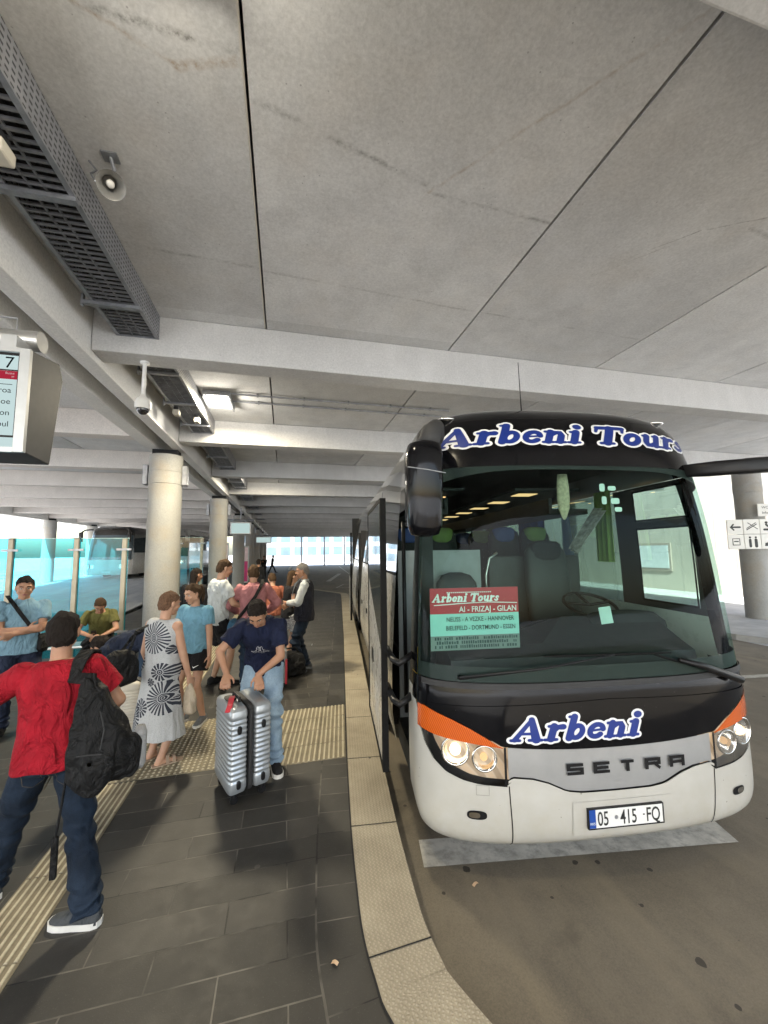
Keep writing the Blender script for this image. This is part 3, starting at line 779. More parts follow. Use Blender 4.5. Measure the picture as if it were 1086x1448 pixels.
# bench in the shelter
t = empty('bench', (-3.6, 8.45, PZ)); tag(t, 'metal bench in front of the blue glass that the man in olive sits on', 'bench')
b = bmesh.new(); boxmm(b, (-1.3, -.22, .42), (.55, .22, .46)); bmesh.ops.recalc_face_normals(b, faces=b.faces); bevel(b, .012, 2); mobj('seat', b, m_steel, t)
for x in (-1.0, .3):
    b = bmesh.new(); boxmm(b, (x-.03, -.18, 0), (x+.03, .18, .418)); mobj('leg', b, m_galv, t)
# bin
t = empty('litter_bin', (-2.75, 13.0, PZ)); tag(t, 'round pale grey litter bin standing right of the nearest column', 'bin')
b = bmesh.new(); rings(b, [ering((0, 0, z), Vector((1,0,0)), Vector((0,1,0)), r, r, 24) for z, r in ((0, .2), (.08, .24), (.75, .34), (.8, .36), (.84, .34), (.82, .30))]); autosmooth(mobj('body', b, m_alu, t))
b = bmesh.new(); cyl(b, (0, .1, 0), (0, .1, 1.2), .035, n=12); mobj('post', b, m_galv, t)
# pink and white poster boards beyond the second column
for i, (x, y, lab) in enumerate(((-2.7, 18.6, 'magenta and white poster board beyond the second column'), (-2.6, 27.5, 'narrow poster board farther down the platform'))):
    t = empty('poster_board', (x, y, PZ)); tag(t, lab, 'poster board', 'poster boards')
    b = bmesh.new(); boxmm(b, (-.34, -.05, .1), (.34, .05, 2.5)); bmesh.ops.recalc_face_normals(b, faces=b.faces); bevel(b, .02, 1); mobj('frame', b, m_alu, t)
    b = bmesh.new(); boxmm(b, (-.29, -.056, .2), (.29, -.051, 1.5)); mobj('poster', b, M('magenta', (.62, .03, .20), .4), t)
    b = bmesh.new(); boxmm(b, (-.29, -.056, 1.52), (.29, -.051, 2.4)); mobj('poster', b, M('pinkwhite', (.8, .62, .66), .4), t)

# ------------------------------------------------------------------ right hand island, wall, signs
b = bmesh.new(); P = [(10.45, 7.35), (10.45, 60), (30, 60), (30, -9), (11.6, -9), (11.4, 3.0), (10.9, 6.4)]
prism(b, P, -.02, .12); bmesh.ops.recalc_face_normals(b, faces=b.faces)
S(mobj('right_pavement', b, M('right_pavement', (.42, .42, .41), .7, var=.15, vs=2, dirt=.3, bst=.2)))
t = empty('station_building', (20, 13.5, .12)); tag(t, 'pale concrete building on the right with a door, seen past the coach', 'building')
b = bmesh.new(); boxmm(b, (-1.6, -9.2, -.15), (6, 40, 7.5)); 
bmesh.ops.recalc_face_normals(b, faces=b.faces); mobj('wall', b, m_wall, t)
for y0, z0, z1, w in ((-4.6, 0, 2.35, 1.1), (-7.0, 0, 2.3, 1.0), (2, .9, 2.3, 2.4)):
    b = bmesh.new(); boxmm(b, (-1.66, y0, z0+.02), (-1.603, y0+w, z1))
    d = mobj('door' if z0 == 0 else 'window', b, M('door_frame', (.34, .29, .25), .5), t)
    b = bmesh.new(); boxmm(b, (-1.68, y0+.12, z0+.15), (-1.662, y0+w-.12, z1-.12)); mobj('pane', b, M('pane_dark', (.55, .6, .62), .15), d)
# grooves of the board-marked wall
b = bmesh.new()
for i in range(60): boxmm(b, (-1.604, -8.9+i*.8, .0), (-1.601, -8.88+i*.8, 7.4))
mobj('wall_groove', b, M('groove', (.33, .31, .28), .9), t)
# pictogram signs on the right column
t = empty('pictogram_sign', (13.45, 8.75, .0)); tag(t, 'white pictogram sign boards in two rows around the right hand column', 'sign')
m_sw = M('sign_white', (.74, .73, .69), .45, var=.04); m_sb = M('sign_black', (.02, .02, .02), .5)
sx, sz = Vector((.93, -.37, 0)).normalized(), Vector((0, 0, 1)); nrm = sx.cross(sz)
def splate(u, z, w, h, name='board', mat=m_sw, off=.42, th=.03):
    b = bmesh.new(); bmb = bmesh.new(); boxmm(bmb, (0, 0, 0), (w, h, th)); bmesh.ops.recalc_face_normals(bmb, faces=bmb.faces); bevel(bmb, .006, 1)
    put(bmb, nrm*off + sx*u + sz*z, sx, sz); b.free(); return mobj(name, bmb, mat, t)
def spic(par, u, z, strokes, off=.452):
    b = bmesh.new(); k = 0
    for pts, w in strokes:
        stroke(b, pts, w, lambda x, y, l: nrm*(off+l) + sx*(u+x) + sz*(z+y), k*.0004); k += 1
    o = mobj('pictogram', b, m_sb, par)
pics = [
 [([(.08,.18),(.32,.18)], .05), ([(.08,.18),(.15,.26)], .04), ([(.08,.18),(.15,.1)], .04)],
 [([(.06,.1),(.32,.26)], .025), ([(.06,.14),(.3,.3)], .02), ([(.1,.3),(.34,.12)], .02)],
 [([(.14,.30),(.15,.301)], .07), ([(.14,.24),(.2,.18),(.3,.18)], .06), ([(.08,.1),(.33,.1)], .06), ([(.26,.26),(.32,.26)], .06)],
 [([(.2,.31),(.21,.311)], .07), ([(.2,.24),(.2,.14)], .09), ([(.1,.2),(.3,.22)], .04), ([(.15,.1),(.14,.04)], .04)],
 [([(.1,.1),(.1,.28),(.28,.28),(.28,.1),(.1,.1)], .025), ([(.14,.2),(.24,.2)], .03)],
 [([(.12,.31),(.121,.311)], .06), ([(.12,.24),(.12,.06)], .07), ([(.27,.31),(.271,.311)], .06), ([(.27,.24),(.27,.06)], .08)],
 [([(.08,.08),(.25,.25)], .05), ([(.25,.25),(.32,.32)], .09), ([(.1,.12),(.13,.09)], .07)],
 [([(.2,.3),(.201,.301)], .06), ([(.2,.22),(.16,.1),(.26,.06)], .05)],
]
for i in range(8):
    c, r = i % 4, i//4
    p = splate(-.95+c*.43, 2.55-r*.43, .42, .42); spic(p, -.95+c*.43+.02, 2.55-r*.43+.02, pics[i])
p = splate(-.12, 3.05, 1.1, .36, off=.44)
b = bmesh.new(); merge(b, put(text_bm('WC', .1), nrm*.4745 + sx*(-.02) + sz*3.27, sx, sz)); merge(b, put(text_bm('Information', .1), nrm*.4745 + sx*(-.02) + sz*3.12, sx, sz)); mobj('lettering', b, m_sb, p)
b = bmesh.new(); bmb = bmesh.new(); boxmm(bmb, (0, 0, 0), (.28, .36, .004)); put(bmb, nrm*.471 + sx*.70 + sz*3.05, sx, sz); mobj('red_panel', bmb, m_red, p); b.free()
# rail in front of the wall
t = empty('barrier_chain', (16.2, 5.2, .12)); tag(t, 'thin dark post with a slack chain in front of the right wall', 'barrier')
b = bmesh.new(); cyl(b, (0, 0, 0), (0, 0, 1.0), .03, n=10); mobj('post', b, m_black, t)
b = bmesh.new(); tube(b, [(0, k*.5, .95-.5*(1-abs(k/2.5-1)**2)*.6) for k in range(-5, 6)], .014, 6); mobj('chain', b, m_black, t)

# ------------------------------------------------------------------ far background
def facade(name, x0, x1, y, h, lab, cols, rows, mat, wmat, ang=0):
    t = empty(name, ((x0+x1)/2, y, 0), ang); tag(t, lab, 'building', 'buildings beyond the station')
    w = x1-x0; b = bmesh.new(); boxmm(b, (-w/2, 0, -.1), (w/2, 8, h)); mobj('wall', b, mat, t)
    k = 0
    for i in range(cols):
        for j in range(rows):
            if k >= 95: break
            cx = -w/2 + w*(i+.5)/cols; cz = 1.0 + (h-1.4)*(j+.5)/rows
            b = bmesh.new(); boxmm(b, (cx-w/cols*.36, -.05, cz-(h-1.4)/rows*.32), (cx+w/cols*.36, -.02, cz+(h-1.4)/rows*.32)); mobj('window', b, wmat, t); k += 1
    return t
m_pane = M('blue_pane', (.055, .095, .125), .5, var=.25, vs=.4)
facade('office_building', -10, 34, 92, 16, 'white office building with blue windows beyond the far end of the canopy', 15, 5, M('facade_white', (.21, .225, .235), .7), m_pane)
facade('low_building', -62, -30, 48, 5, 'long low white building with a red roof stripe beyond the left columns', 9, 1, M('facade_low', (.72, .72, .72), .6), m_pane, R(-18))
b = bmesh.new(); boxmm(b, (-62+46-16, -.1, 4.3), (16, .0, 5.0)); 
t2 = [o for o in scene.objects if o.name == 'low_building'][0]; mobj('roof_stripe', b, m_red, t2)
# roller-box kiosk on the far left, lamp posts, far screens
t = empty('station_kiosk', (-21.5, 32.5, .75)); tag(t, 'small grey kiosk with a dark roof box beyond the blue glass', 'kiosk')
b = bmesh.new(); boxmm(b, (-1.2, -.6, 2.7), (1.2, .6, 3.7)); mobj('roof_box', b, M('kiosk_grey', (.2, .21, .24), .5), t)
for sx_ in (-1, 1):
    b = bmesh.new(); boxmm(b, (sx_*1.1-.06, -.06, 0), (sx_*1.1+.06, .06, 2.7)); mobj('post', b, m_galv, t)
b = bmesh.new(); boxmm(b, (-1.04, -.01, .3), (1.04, .01, 2.2)); mobj('pane', b, g_clear, t)
b = bmesh.new(); boxmm(b, (-1.0, .1, .42), (1.0, .5, .48)); boxmm(b, (-.9, .2, 0), (-.84, .4, .42)); boxmm(b, (.84, .2, 0), (.9, .4, .42)); mobj('bench', b, m_galv, t)
b = bmesh.new(); prism(b, [(-24, 29), (-18.2, 29), (-16.9, 60), (-24, 60)], .2, .74); bmesh.ops.recalc_face_normals(b, faces=b.faces); S(mobj('side_island', b, M('island', (.4, .4, .39), .8, dirt=.3)))
def lpost(x, y, h, lab):
    t = empty('lamp_post', (x, y, 0)); tag(t, lab, 'lamp post', 'lamp posts beyond the station')
    b = bmesh.new(); tube(b, [(0, 0, 0), (0, 0, h)], [.09, .05], 10); mobj('pole', b, m_galv, t)
    b = bmesh.new(); boxmm(b, (-.1, -.5, h-.02), (.1, .2, h+.08)); mobj('lamp_head', b, m_alu, t)
lpost(-33, 44, 8, 'thin lamp post standing left of the low building'); lpost(-21, 52, 8, 'thin lamp post right of the dark kiosk roof box')
for i, x in enumerate((2.6, 6.2, 9.4)):
    t = empty('steel_post', (x, 64, 0)); tag(t, 'slim grey steel post of the open far end of the canopy', 'post', 'posts at the far end of the canopy')
    b = bmesh.new(); cyl(b, (0, 0, 0), (0, 0, 4.9), .12, n=12); mobj('post', b, m_galv, t)
    b = bmesh.new(); boxmm(b, (-.2, -.2, 0), (.2, .2, .06)); mobj('foot_plate', b, m_galv, t)
# ================================================================== COACH
m_cwhite = M('coach_white_paint', (.58, .57, .54), .28, var=.05, vs=3, coat=.6, dirt=.03)
def dusty_white():
    s = NT('coach_bumper_white')
    z = s.sep(s.co())[2]
    n = s.noise(7, 8, .7); fine = s.noise(160, 2, .6)
    c = s.ramp(s.noise(2, 4), [(.3, (.43, .42, .385)), (.7, (.52, .51, .475))])
    low = s.math('SUBTRACT', 1.0, s.math('MULTIPLY', s.math('SUBTRACT', z, .33), 2.2), clamp=True)
    c = s.mix(s.math('MULTIPLY', s.math('MULTIPLY', low, s.ramp(n, [(.35, 0.), (.7, 1.)])), .5), c, (.40, .36, .27))
    v = s.n('ShaderNodeTexVoronoi', {'Vector': s.co(), 'Scale': 16.0}, feature='F1')
    c = s.mix(s.math('MULTIPLY', s.math('LESS_THAN', v.outputs['Distance'], s.math('MULTIPLY', s.sep(v.outputs['Color'])[0], .085)), .7), c, (.13, .11, .08))
    return s.bsdf(Base_Color=c, Roughness=.33, Coat_Weight=.45, Coat_Roughness=.12)
m_bump = dusty_white()
def dusty_black(name, base=(.004, .004, .005), rough=.07):
    s = NT(name)
    n = s.noise(3, 8, .7); f = s.noise(90, 3, .6)
    c = s.mix(s.ramp(n, [(.55, 0.), (.85, .035)]), base, (.12, .11, .10))
    v = s.n('ShaderNodeTexVoronoi', {'Vector': s.co(), 'Scale': 26.0}, feature='F1')
    c = s.mix(s.math('MULTIPLY', s.math('LESS_THAN', v.outputs['Distance'], s.math('MULTIPLY', s.sep(v.outputs['Color'])[0], .05)), .5), c, (.3, .28, .25))
    rg = s.math('ADD', s.math('MULTIPLY', s.ramp(n, [(.4, 0.), (.8, 1.)]), .16), rough)
    return s.bsdf(Base_Color=c, Roughness=rg, Specular_IOR_Level=.22)
m_cblack = dusty_black('coach_black_gloss')
m_silver = M('coach_silver', (.40, .405, .41), .38, .55, .08, 3, coat=.2, dirt=.10)
m_sideglass = M('coach_side_glass', (.02, .024, .024), .04, var=.1, coat=1.0, spec=.9)
m_roofside = M('coach_roof_side', (.42, .425, .43), .16, .6, .1, 2, coat=.8)
g_wind = glass('windscreen_glass', (.66, .82, .77), .15, haze=.002, hazecol=(.5, .55, .53))
g_side = glass('green_window_glass', (.80, .95, .89), .5)
g_lens = glass('lens_glass', (.95, .95, .94), .5)
m_chrome = M('chrome', (.75, .74, .72), .12, 1.0, .05)
m_rub = M('rubber', (.007, .007, .007), .7, spec=.12)
def amber():
    s = NT('amber_lens')
    w = s.n('ShaderNodeTexWave', {'Vector': s.mapp((1, 1, 1), rot=(0, .4, 0)), 'Scale': 26.0, 'Distortion': .4})
    c = s.ramp(w.outputs[1], [(.2, (.40, .055, .006)), (.8, (.58, .12, .012))])
    return s.bsdf(Base_Color=c, Roughness=.12, Coat_Weight=.8, Emission_Color=(.9, .16, .01, 1), Emission_Strength=.05)
m_amber = amber()
m_seat = M('seat_dark_fabric', (.014, .017, .018), .85, var=.3, vs=30)
m_seatg = M('seat_grey', (.03, .036, .036), .6, var=.2)
m_hgreen = M('headrest_green', (.10, .17, .035), .7, var=.2); m_hblue = M('headrest_blue', (.02, .05, .17), .7, var=.2)
m_intd = M('interior_dark', (.018, .022, .022), .7, var=.2)

AX = R(7.27)
OX = 1.84*math.cos(AX)+2.60*math.sin(AX); OY = -1.84*math.sin(AX)+2.60*math.cos(AX)
coach = empty('coach', (OX, OY, 0), -AX)
tag(coach, 'big white and black touring coach with blue lettering, front door open and headlights lit', 'coach')
LEN = 12.0
tW = [(.25, 1.21), (.33, 1.255), (.46, 1.275), (.8, 1.28), (1.1, 1.275), (1.3, 1.262), (1.6, 1.245), (2.1, 1.215), (2.6, 1.175), (2.9, 1.15), (3.1, 1.13), (3.22, 1.11), (3.32, 1.065), (3.40, .96), (3.45, .8)]
tV = [(.25, .085), (.29, .04), (.36, .015), (.46, .004), (.6, 0), (.9, 0), (1.2, .005), (1.3, .018), (1.6, .035), (2.0, .07), (2.4, .11), (2.7, .155), (2.9, .195), (3.05, .235), (3.15, .27), (3.25, .33), (3.33, .42), (3.39, .55), (3.42, .75), (3.45, 1.1)]
tD = [(.25, .40), (.6, .44), (1.2, .46), (1.6, .50), (2.4, .52), (3.0, .55), (3.3, .6)]
NN = 2.7
RS = 1.075       # the far half is a touch fuller
def Wz(z, u=-1): return sinterp(tW, z)*(lerp(1.065, 1.12, max(0, min(1, (z-1.1)/1.7))) if u > 0 else 1)
def Vz(z): return sinterp(tV, z)
def Dz(z): return sinterp(tD, z)
def FP(phi, z, off=0.0):
    q = math.copysign(abs(math.sin(phi))**(2/NN), phi); c = 1-abs(math.cos(phi))**(2/NN) if abs(math.cos(phi)) > 1e-9 else 1
    w = Wz(z, phi)+off; return Vector((w*q, Vz(z)-off + (Dz(z)+off)*c, z))
def FU(u, z, off=0.0):
    w = Wz(z, u); q = min(.9999, abs(u)/w)
    v = Vz(z)+Dz(z)*(1-(1-q**NN)**(1/NN))
    if off:
        e = .004; 
        def g(uu, zz):
            w = Wz(zz, uu); q = min(.9999, abs(uu)/w); return Vz(zz)+Dz(zz)*(1-(1-q**NN)**(1/NN))
        du = (g(u+e, z)-g(u-e, z))/(2*e); dz = (g(u, z+e)-g(u, z-e))/(2*e)
        n = Vector((du, -1, dz)).normalized()
        return Vector((u, v, z)) + n*off
    return Vector((u, v, z))
def phi_of(u, z=1.0):
    q = min(1, abs(u)/Wz(z)); return math.copysign(math.asin(q**(NN/2)), u)
tTop = [(0, .602), (.24, .604), (.34, .618), (.46, .672), (.56, .70), (.70, .712), (.715, .66), (.9, .672), (1.0, .69), (1.1, .728), (1.17, .79), (1.22, .88), (1.25, 1.0), (1.262, 1.10), (1.272, 1.19)]
tOrb = [(.7, .885), (.78, .898), (1.0, .925), (1.15, .942), (1.27, .968)]
tOrt = [(.7, .885), (.76, .90), (.85, .955), (.95, 1.01), (1.05, 1.055), (1.15, 1.09), (1.22, 1.115), (1.27, 1.115)]
def zs(au): return .872+.028*(au/.75)**2
def au_of(phi): return 1.272*abs(math.sin(phi))**(2/NN)
def patch(p0, p1, zlo, zhi, nu, nv, off=0.0):
    def f(a, t):
        phi = lerp(p0, p1, a); au = au_of(phi)
        lo = zlo(au) if callable(zlo) else zlo; hi = zhi(au) if callable(zhi) else zhi
        return FP(phi, lerp(lo, hi, t), off)
    bm = grid(f, nu, nv); bmesh.ops.recalc_face_normals(bm, faces=bm.faces)
    return bm
def cp(name, bm, mat, parent=None, smooth=True):
    return mobj(name, bm, mat, parent or coach, smooth)
H2 = math.pi/2
# dark shell behind every front panel
cp('front_shell', patch(-H2, H2, .34, 1.30, 60, 12, -.10), m_blackm)
cp('bumper', patch(-H2, H2, .252, lambda a: interp(tTop, a)-.004, 120, 16), m_bump)
ps = phi_of(.722)
cp('grille_panel', patch(-ps, ps, lambda a: interp(tTop, min(a, .705))+.004, lambda a: zs(a)-.003, 60, 6, -.006), m_silver)
cp('bumper_lip', patch(-ps, ps, lambda a: interp(tTop, min(a, .705))-.016, lambda a: interp(tTop, min(a, .705))+.0, 60, 3, .008), m_bump)
def ptop(a): return zs(a)+.003 if a < .722 else interp(tOrt, a)+.006
cp('front_panel', patch(-H2, H2, ptop, 1.296, 120, 12), m_cblack)
cp('panel_crease', patch(-phi_of(1.2), phi_of(1.2), lambda a: 1.17-.03*a, lambda a: 1.182-.03*a, 60, 3, .007), m_cblack)
cp('wiper_cowl', patch(-phi_of(1.24), phi_of(1.24), lambda a: 1.262, lambda a: 1.30, 60, 3, .012), m_blackm)
pw = .90*H2
cp('windshield', patch(-pw, pw, 1.302, 2.83, 60, 30), g_wind)
cp('pillar', patch(-H2, -pw, 1.302, 2.83, 8, 30), m_cblack); cp('pillar', patch(pw, H2, 1.302, 2.83, 8, 30), m_cblack)
# black print around the glass edge
b = patch(-pw, pw, 1.302, 1.40, 60, 3, -.004); merge(b, patch(-pw, pw, lambda a: 2.80-.10*(a/1.2)**4, 2.83, 60, 3, -.004)); merge(b, patch(-pw, -pw*.955, 1.3, 2.83, 2, 24, -.004)); merge(b, patch(pw*.955, pw, 1.3, 2.83, 2, 24, -.004))
cp('glass_border', b, m_blackm)
cp('banner_panel', patch(-H2, H2, 2.832, 3.24, 80, 12), m_cblack)
cp('roof_dome', patch(-H2, H2, 3.242, 3.45, 80, 12), m_cblack)
# sides and roof
def side(sg, z0, z1, v0, v1, nz=6, off=0.0):
    def f(a, t):
        z = lerp(z0, z1, t); vs_ = (Vz(z)+Dz(z)) if v0 is None else v0
        return Vector((sg*(Wz(z, sg)+off), lerp(vs_, v1, a), z))
    bm = grid(f, 8, nz); bmesh.ops.recalc_face_normals(bm, faces=bm.faces); return bm
def multi(bs):
    b = bs[0]
    for k in bs[1:]: merge(b, k)
    return b
DV0, DV1 = .60, 1.55
cp('side_panel', multi([side(-1, .30, 1.19, None, DV0)]), m_bump)
cp('side_panel', multi([side(-1, .30, 1.95, DV1, 7.0), side(-1, .3, 1.95, 8.2, LEN)]), m_cwhite)
cp('door_pillar', multi([side(-1, 1.192, 2.83, None, DV0), side(-1, 2.60, 2.83, DV0, DV1)]), m_cblack)
b = multi([side(-1, 1.952, 3.10, DV1, 7.0), side(-1, 1.952, 3.10, 8.2, LEN), side(-1, 2.7, 3.10, 7.0, 8.2)]); cp('side_window', b, m_sideglass)
cp('roof_edge', multi([side(-1, 2.832, 3.3, None, DV1, 8), side(-1, 3.102, 3.30, DV1, LEN), side(1, 2.832, 3.3, None, LEN, 8)]), m_roofside)
cp('roof', multi([side(-1, 3.30, 3.45, None, LEN), side(1, 3.30, 3.45, None, LEN), grid(lambda a, t: Vector((lerp(-.8, .8, a), lerp(1.1, LEN, t), 3.45+.02*(1-(2*a-1)**2)*min(1, t*4))), 8, 6)]), m_cwhite)
# window pillars on the left and panel joints
b = bmesh.new()
for v in (3.4, 5.2, 9.6, 11.0): merge(b, side(-1, 1.955, 3.10, v, v+.03, 6, .004))
for v in (2.9, 4.2, 5.6, 9.4, 10.6): merge(b, side(-1, .5, 1.94, v, v+.012, 4, .003))
merge(b, side(-1, 1.94, 1.965, DV1, 7.0, 2, .004)); merge(b, side(-1, 1.94, 1.965, 8.2, LEN, 2, .004)); cp('seam', b, m_rub)
for v in (3.5, 4.9, 6.3):
    b = bmesh.new(); boxmm(b, (-1.292, v, 1.05), (-1.276, v+.16, 1.13)); cp('hatch_handle', b, m_black, smooth=False)
# right wall: low panel, pillars, real window openings with tinted panes
cp('side_panel', multi([side(1, .3, 1.60, None, LEN)]), m_cwhite)
b = multi([side(1, 1.6, 2.83, None, .60), side(1, 2.40, 2.47, .6, 1.25), side(1, 2.79, 2.83, .6, 1.25), side(1, 1.6, 2.83, 1.25, 1.55), side(1, 1.60, 1.66, .6, 1.25)])
for v in (3.2, 5.0, 6.8, 8.6, 10.4): merge(b, side(1, 1.6, 2.83, v, v+.12))
merge(b, side(1, 1.6, 2.83, 11.6, LEN)); cp('window_pillar', b, m_intd)
cp('driver_window', multi([side(1, 1.66, 2.40, .6, 1.25), ]), g_side); cp('vent_window', side(1, 2.47, 2.79, .6, 1.25), g_side)
b = bmesh.new()
for z0_, z1_ in ((1.66, 2.40), (2.47, 2.79)):
    for a, c, d, e in ((.6, 1.25, z0_, z0_+.018), (.6, 1.25, z1_-.018, z1_), (.6, .618, z0_, z1_), (1.232, 1.25, z0_, z1_)): merge(b, side(1, d, e, a, c, 2, -.008))
cp('window_seal', b, m_rub)
cp('side_window', multi([side(1, 1.6, 2.83, a, c) for a, c in ((1.55, 3.2), (3.32, 5.0), (5.12, 6.8), (6.92, 8.6), (8.72, 10.4), (10.52, 11.6))]), glass('dark_green_glass', (.24, .34, .31), .5))
b = grid(lambda a, t: Vector((lerp(-1.27, 1.27, a), LEN, lerp(.3, 3.41, t))), 2, 2); cp('rear_panel', b, m_blackm)
b = bmesh.new(); boxmm(b, (-1.2, .3, .30), (1.2, .34, .33)); boxmm(b, (-1.1, .45, .28), (1.1, LEN-.1, .34)); cp('underbody', b, m_blackm, smooth=False)
# number plate recess, fog lamps, hatch outline, bumper seams
def fbox(u0, u1, z0, z1, off, nu=10, nz=3): return grid(lambda a, t: FU(lerp(u0, u1, a), lerp(z0, z1, t), off), nu, nz)
b = fbox(-.31, .41, .335, .545, .006, 12, 4); cp('plate_surround', b, m_bump)
pl = bmesh.new(); PC = .05
b = grid(lambda a, t: Vector((PC-.265+.53*a, -.018, .387+.118*t)), 2, 2); plate = cp('number_plate', b, M('plate_white', (.74, .74, .72), .35, var=.03, dirt=.1), smooth=False)
b = bmesh.new()
for a in ((-.269, .269, .383, .389), (-.269, .269, .503, .509), (-.269, -.263, .389, .503), (.263, .269, .389, .503)): boxmm(b, (PC+a[0], -.022, a[2]), (PC+a[1], -.004, a[3]))
cp('plate_frame', b, m_black, plate, False)
b = grid(lambda a, t: Vector((PC-.262+.046*a, -.0188, .39+.112*t)), 1, 1); cp('country_strip', b, M('plate_blue', (.01, .06, .30), .4), plate, False)
PX, PZ_ = Vector((1, 0, 0)), Vector((0, 0, 1))
b = put(text_bm('RKS', .022), (PC-.258, -.0194, .41), PX, PZ_); cp('country_code', b, m_white, plate, False)
def ptext(s, u, z, size, sx, off=-.0198, bold=.010):
    return put(text_bm(s, size, sx, bold*size), (u, off, z), PX, PZ_)
b = ptext('05', PC-.205, .403, .122, .66); merge(b, ptext('415', PC-.045, .403, .122, .66)); merge(b, ptext('FQ', PC+.140, .403, .122, .66))
bb = bmesh.new(); boxmm(bb, (PC+.118, -.0202, .443), (PC+.130, -.0198, .452)); merge(b, bb); cp('plate_text', b, m_sb, plate, False)
b = bmesh.new(); disc(b, (PC-.072, .446), .013, lambda x, y, l: Vector((x, -.0200, y))); cp('plate_seal', b, m_galv, plate, False)
def oval(u, z, ru, rz, off): 
    b = bmesh.new(); c = b.verts.new(FU(u, z, off)); ring = [b.verts.new(FU(u+ru*math.copysign(abs(math.cos(t))**.7, math.cos(t)), z+rz*math.copysign(abs(math.sin(t))**.7, math.sin(t)), off)) for t in [2*math.pi*i/28 for i in range(28)]]
    for i in range(28): b.faces.new((c, ring[i], ring[(i+1) % 28]))
    return b
for sg in (-1, 1):
    k_ = sg*(RS if sg > 0 else 1); f = cp('fog_lamp', oval(k_*.93, .475, .062, .028, .004), m_black)
    cp('fog_lens', oval(k_*.945, .475, .034, .018, .007), m_chrome, f)
    b = bmesh.new(); stroke(b, [(k_*.722, .66), (k_*.718, .56), (k_*.70, .256)], .007, lambda x, y, l: FU(x, y, .0025), 0, False, .03); cp('bumper_seam', b, m_rub)
b = bmesh.new(); stroke(b, [(-.93, .60), (-.93, .66), (-.85, .66), (-.85, .60), (-.93, .60)], .004, lambda x, y, l: FU(x, y, .0025), 0, False, .02); cp('tow_hatch', b, M('seam_grey', (.3, .29, .26), .6))
# headlamps
def refl_mat():
    s = NT('lamp_reflector'); w = s.n('ShaderNodeTexWave', {'Vector': s.mapp((1, 1, 1.4), rot=(0, .5, 0)), 'Scale': 3.0, 'Distortion': 2.0, 'Detail': 1.0})
    c = s.ramp(w.outputs[1], [(.2, (.50, .46, .40)), (.5, (.72, .68, .61)), (.8, (.60, .54, .45))])
    return s.bsdf(Base_Color=c, Metallic=.55, Roughness=.22, Emission_Color=s.ramp(w.outputs[1], [(.2, (.55, .32, .14)), (.8, (1., .66, .36))]), Emission_Strength=.38)  # bulb glow and reflections put into the reflector as emission and wavy colour
m_refl = refl_mat()
m_bulb = emis('headlamp_glow', (1.0, .80, .50), 4.0); m_bulb2 = emis('headlamp_soft', (1.0, .62, .30), 1.3)
for sg in (-1, 1):
    pa, pb = phi_of(.73)*sg, phi_of(1.262)*sg
    hl = cp('headlight', patch(pa, pb, lambda a: interp(tTop, max(a, .73))+.002, lambda a: interp(tOrb, a)-.003, 26, 10, .004), g_lens)
    cp('indicator', patch(phi_of(.75)*sg, pb, lambda a: interp(tOrb, a), lambda a: max(interp(tOrt, a), interp(tOrb, a)+.001), 26, 6, .004), m_amber, hl)
    cp('reflector', patch(pa, pb, lambda a: interp(tTop, max(a, .73)), lambda a: interp(tOrb, a), 26, 10, -.075), m_refl, hl)
    cp('lamp_rim', multi([patch(pa, pb, lambda a: interp(tTop, max(a, .73))-.004, lambda a: interp(tTop, max(a, .73))+.004, 26, 2, .006), patch(pa, phi_of(.745)*sg, lambda a: .66, lambda a: .90, 2, 6, .006)]), m_black, hl)
    for u, z, r in ((1.06, .845, .085), (.87, .81, .075)):
        sk = RS if sg > 0 else 1; c = FU(sg*u*sk, z, -.06 if sg < 0 else -.03); n = (FU(sg*u*sk, z, .1)-FU(sg*u*sk, z)).normalized(); n = (n*.55 + Vector((0, -1, 0))*.45).normalized(); x, y, _ = frame(n)
        b = bmesh.new(); rings(b, [ering(c+n*k, x, y, rr, rr, 26) for k, rr in ((-.05, r*.2), (-.035, r*.6), (0, r*.9), (.03, r), (.034, r*1.12), (.02, r*1.15))], capb=False); cp('lamp_bowl', b, m_chrome, hl)
        b = bmesh.new(); ball(b, c+n*.0, r*(.45 if u > 1 else .34)); cp('bulb', b, m_bulb if u > 1 else m_bulb2, hl)
# slanted lettering: white outline under blue
m_blue = M('letter_blue', (.007, .026, .19), .35, var=.05); m_lwhite = M('letter_white', (.74, .74, .74), .4, var=.03)
def clettering(txt, u0, u1, zb, xh, warp=lambda u: 0):
    k = (u1-u0)/slab_width(txt); 
    def fw(off): return lambda x, y, l: FU(u0+x*k, zb+warp(u0+x*k)+y*xh, off+l*.25)
    o = cp('lettering_outline', slab_text(txt, fw(.003), .125), m_lwhite, smooth=False)
    cp('lettering', slab_text(txt, fw(.0055), 0.0), m_blue, o, False)
clettering('Arbeni Tours', -1.065, 1.12, 3.0, .112, lambda u: .012-.012*u*u)
clettering('Arbeni', -.705, .195, .935, .104)
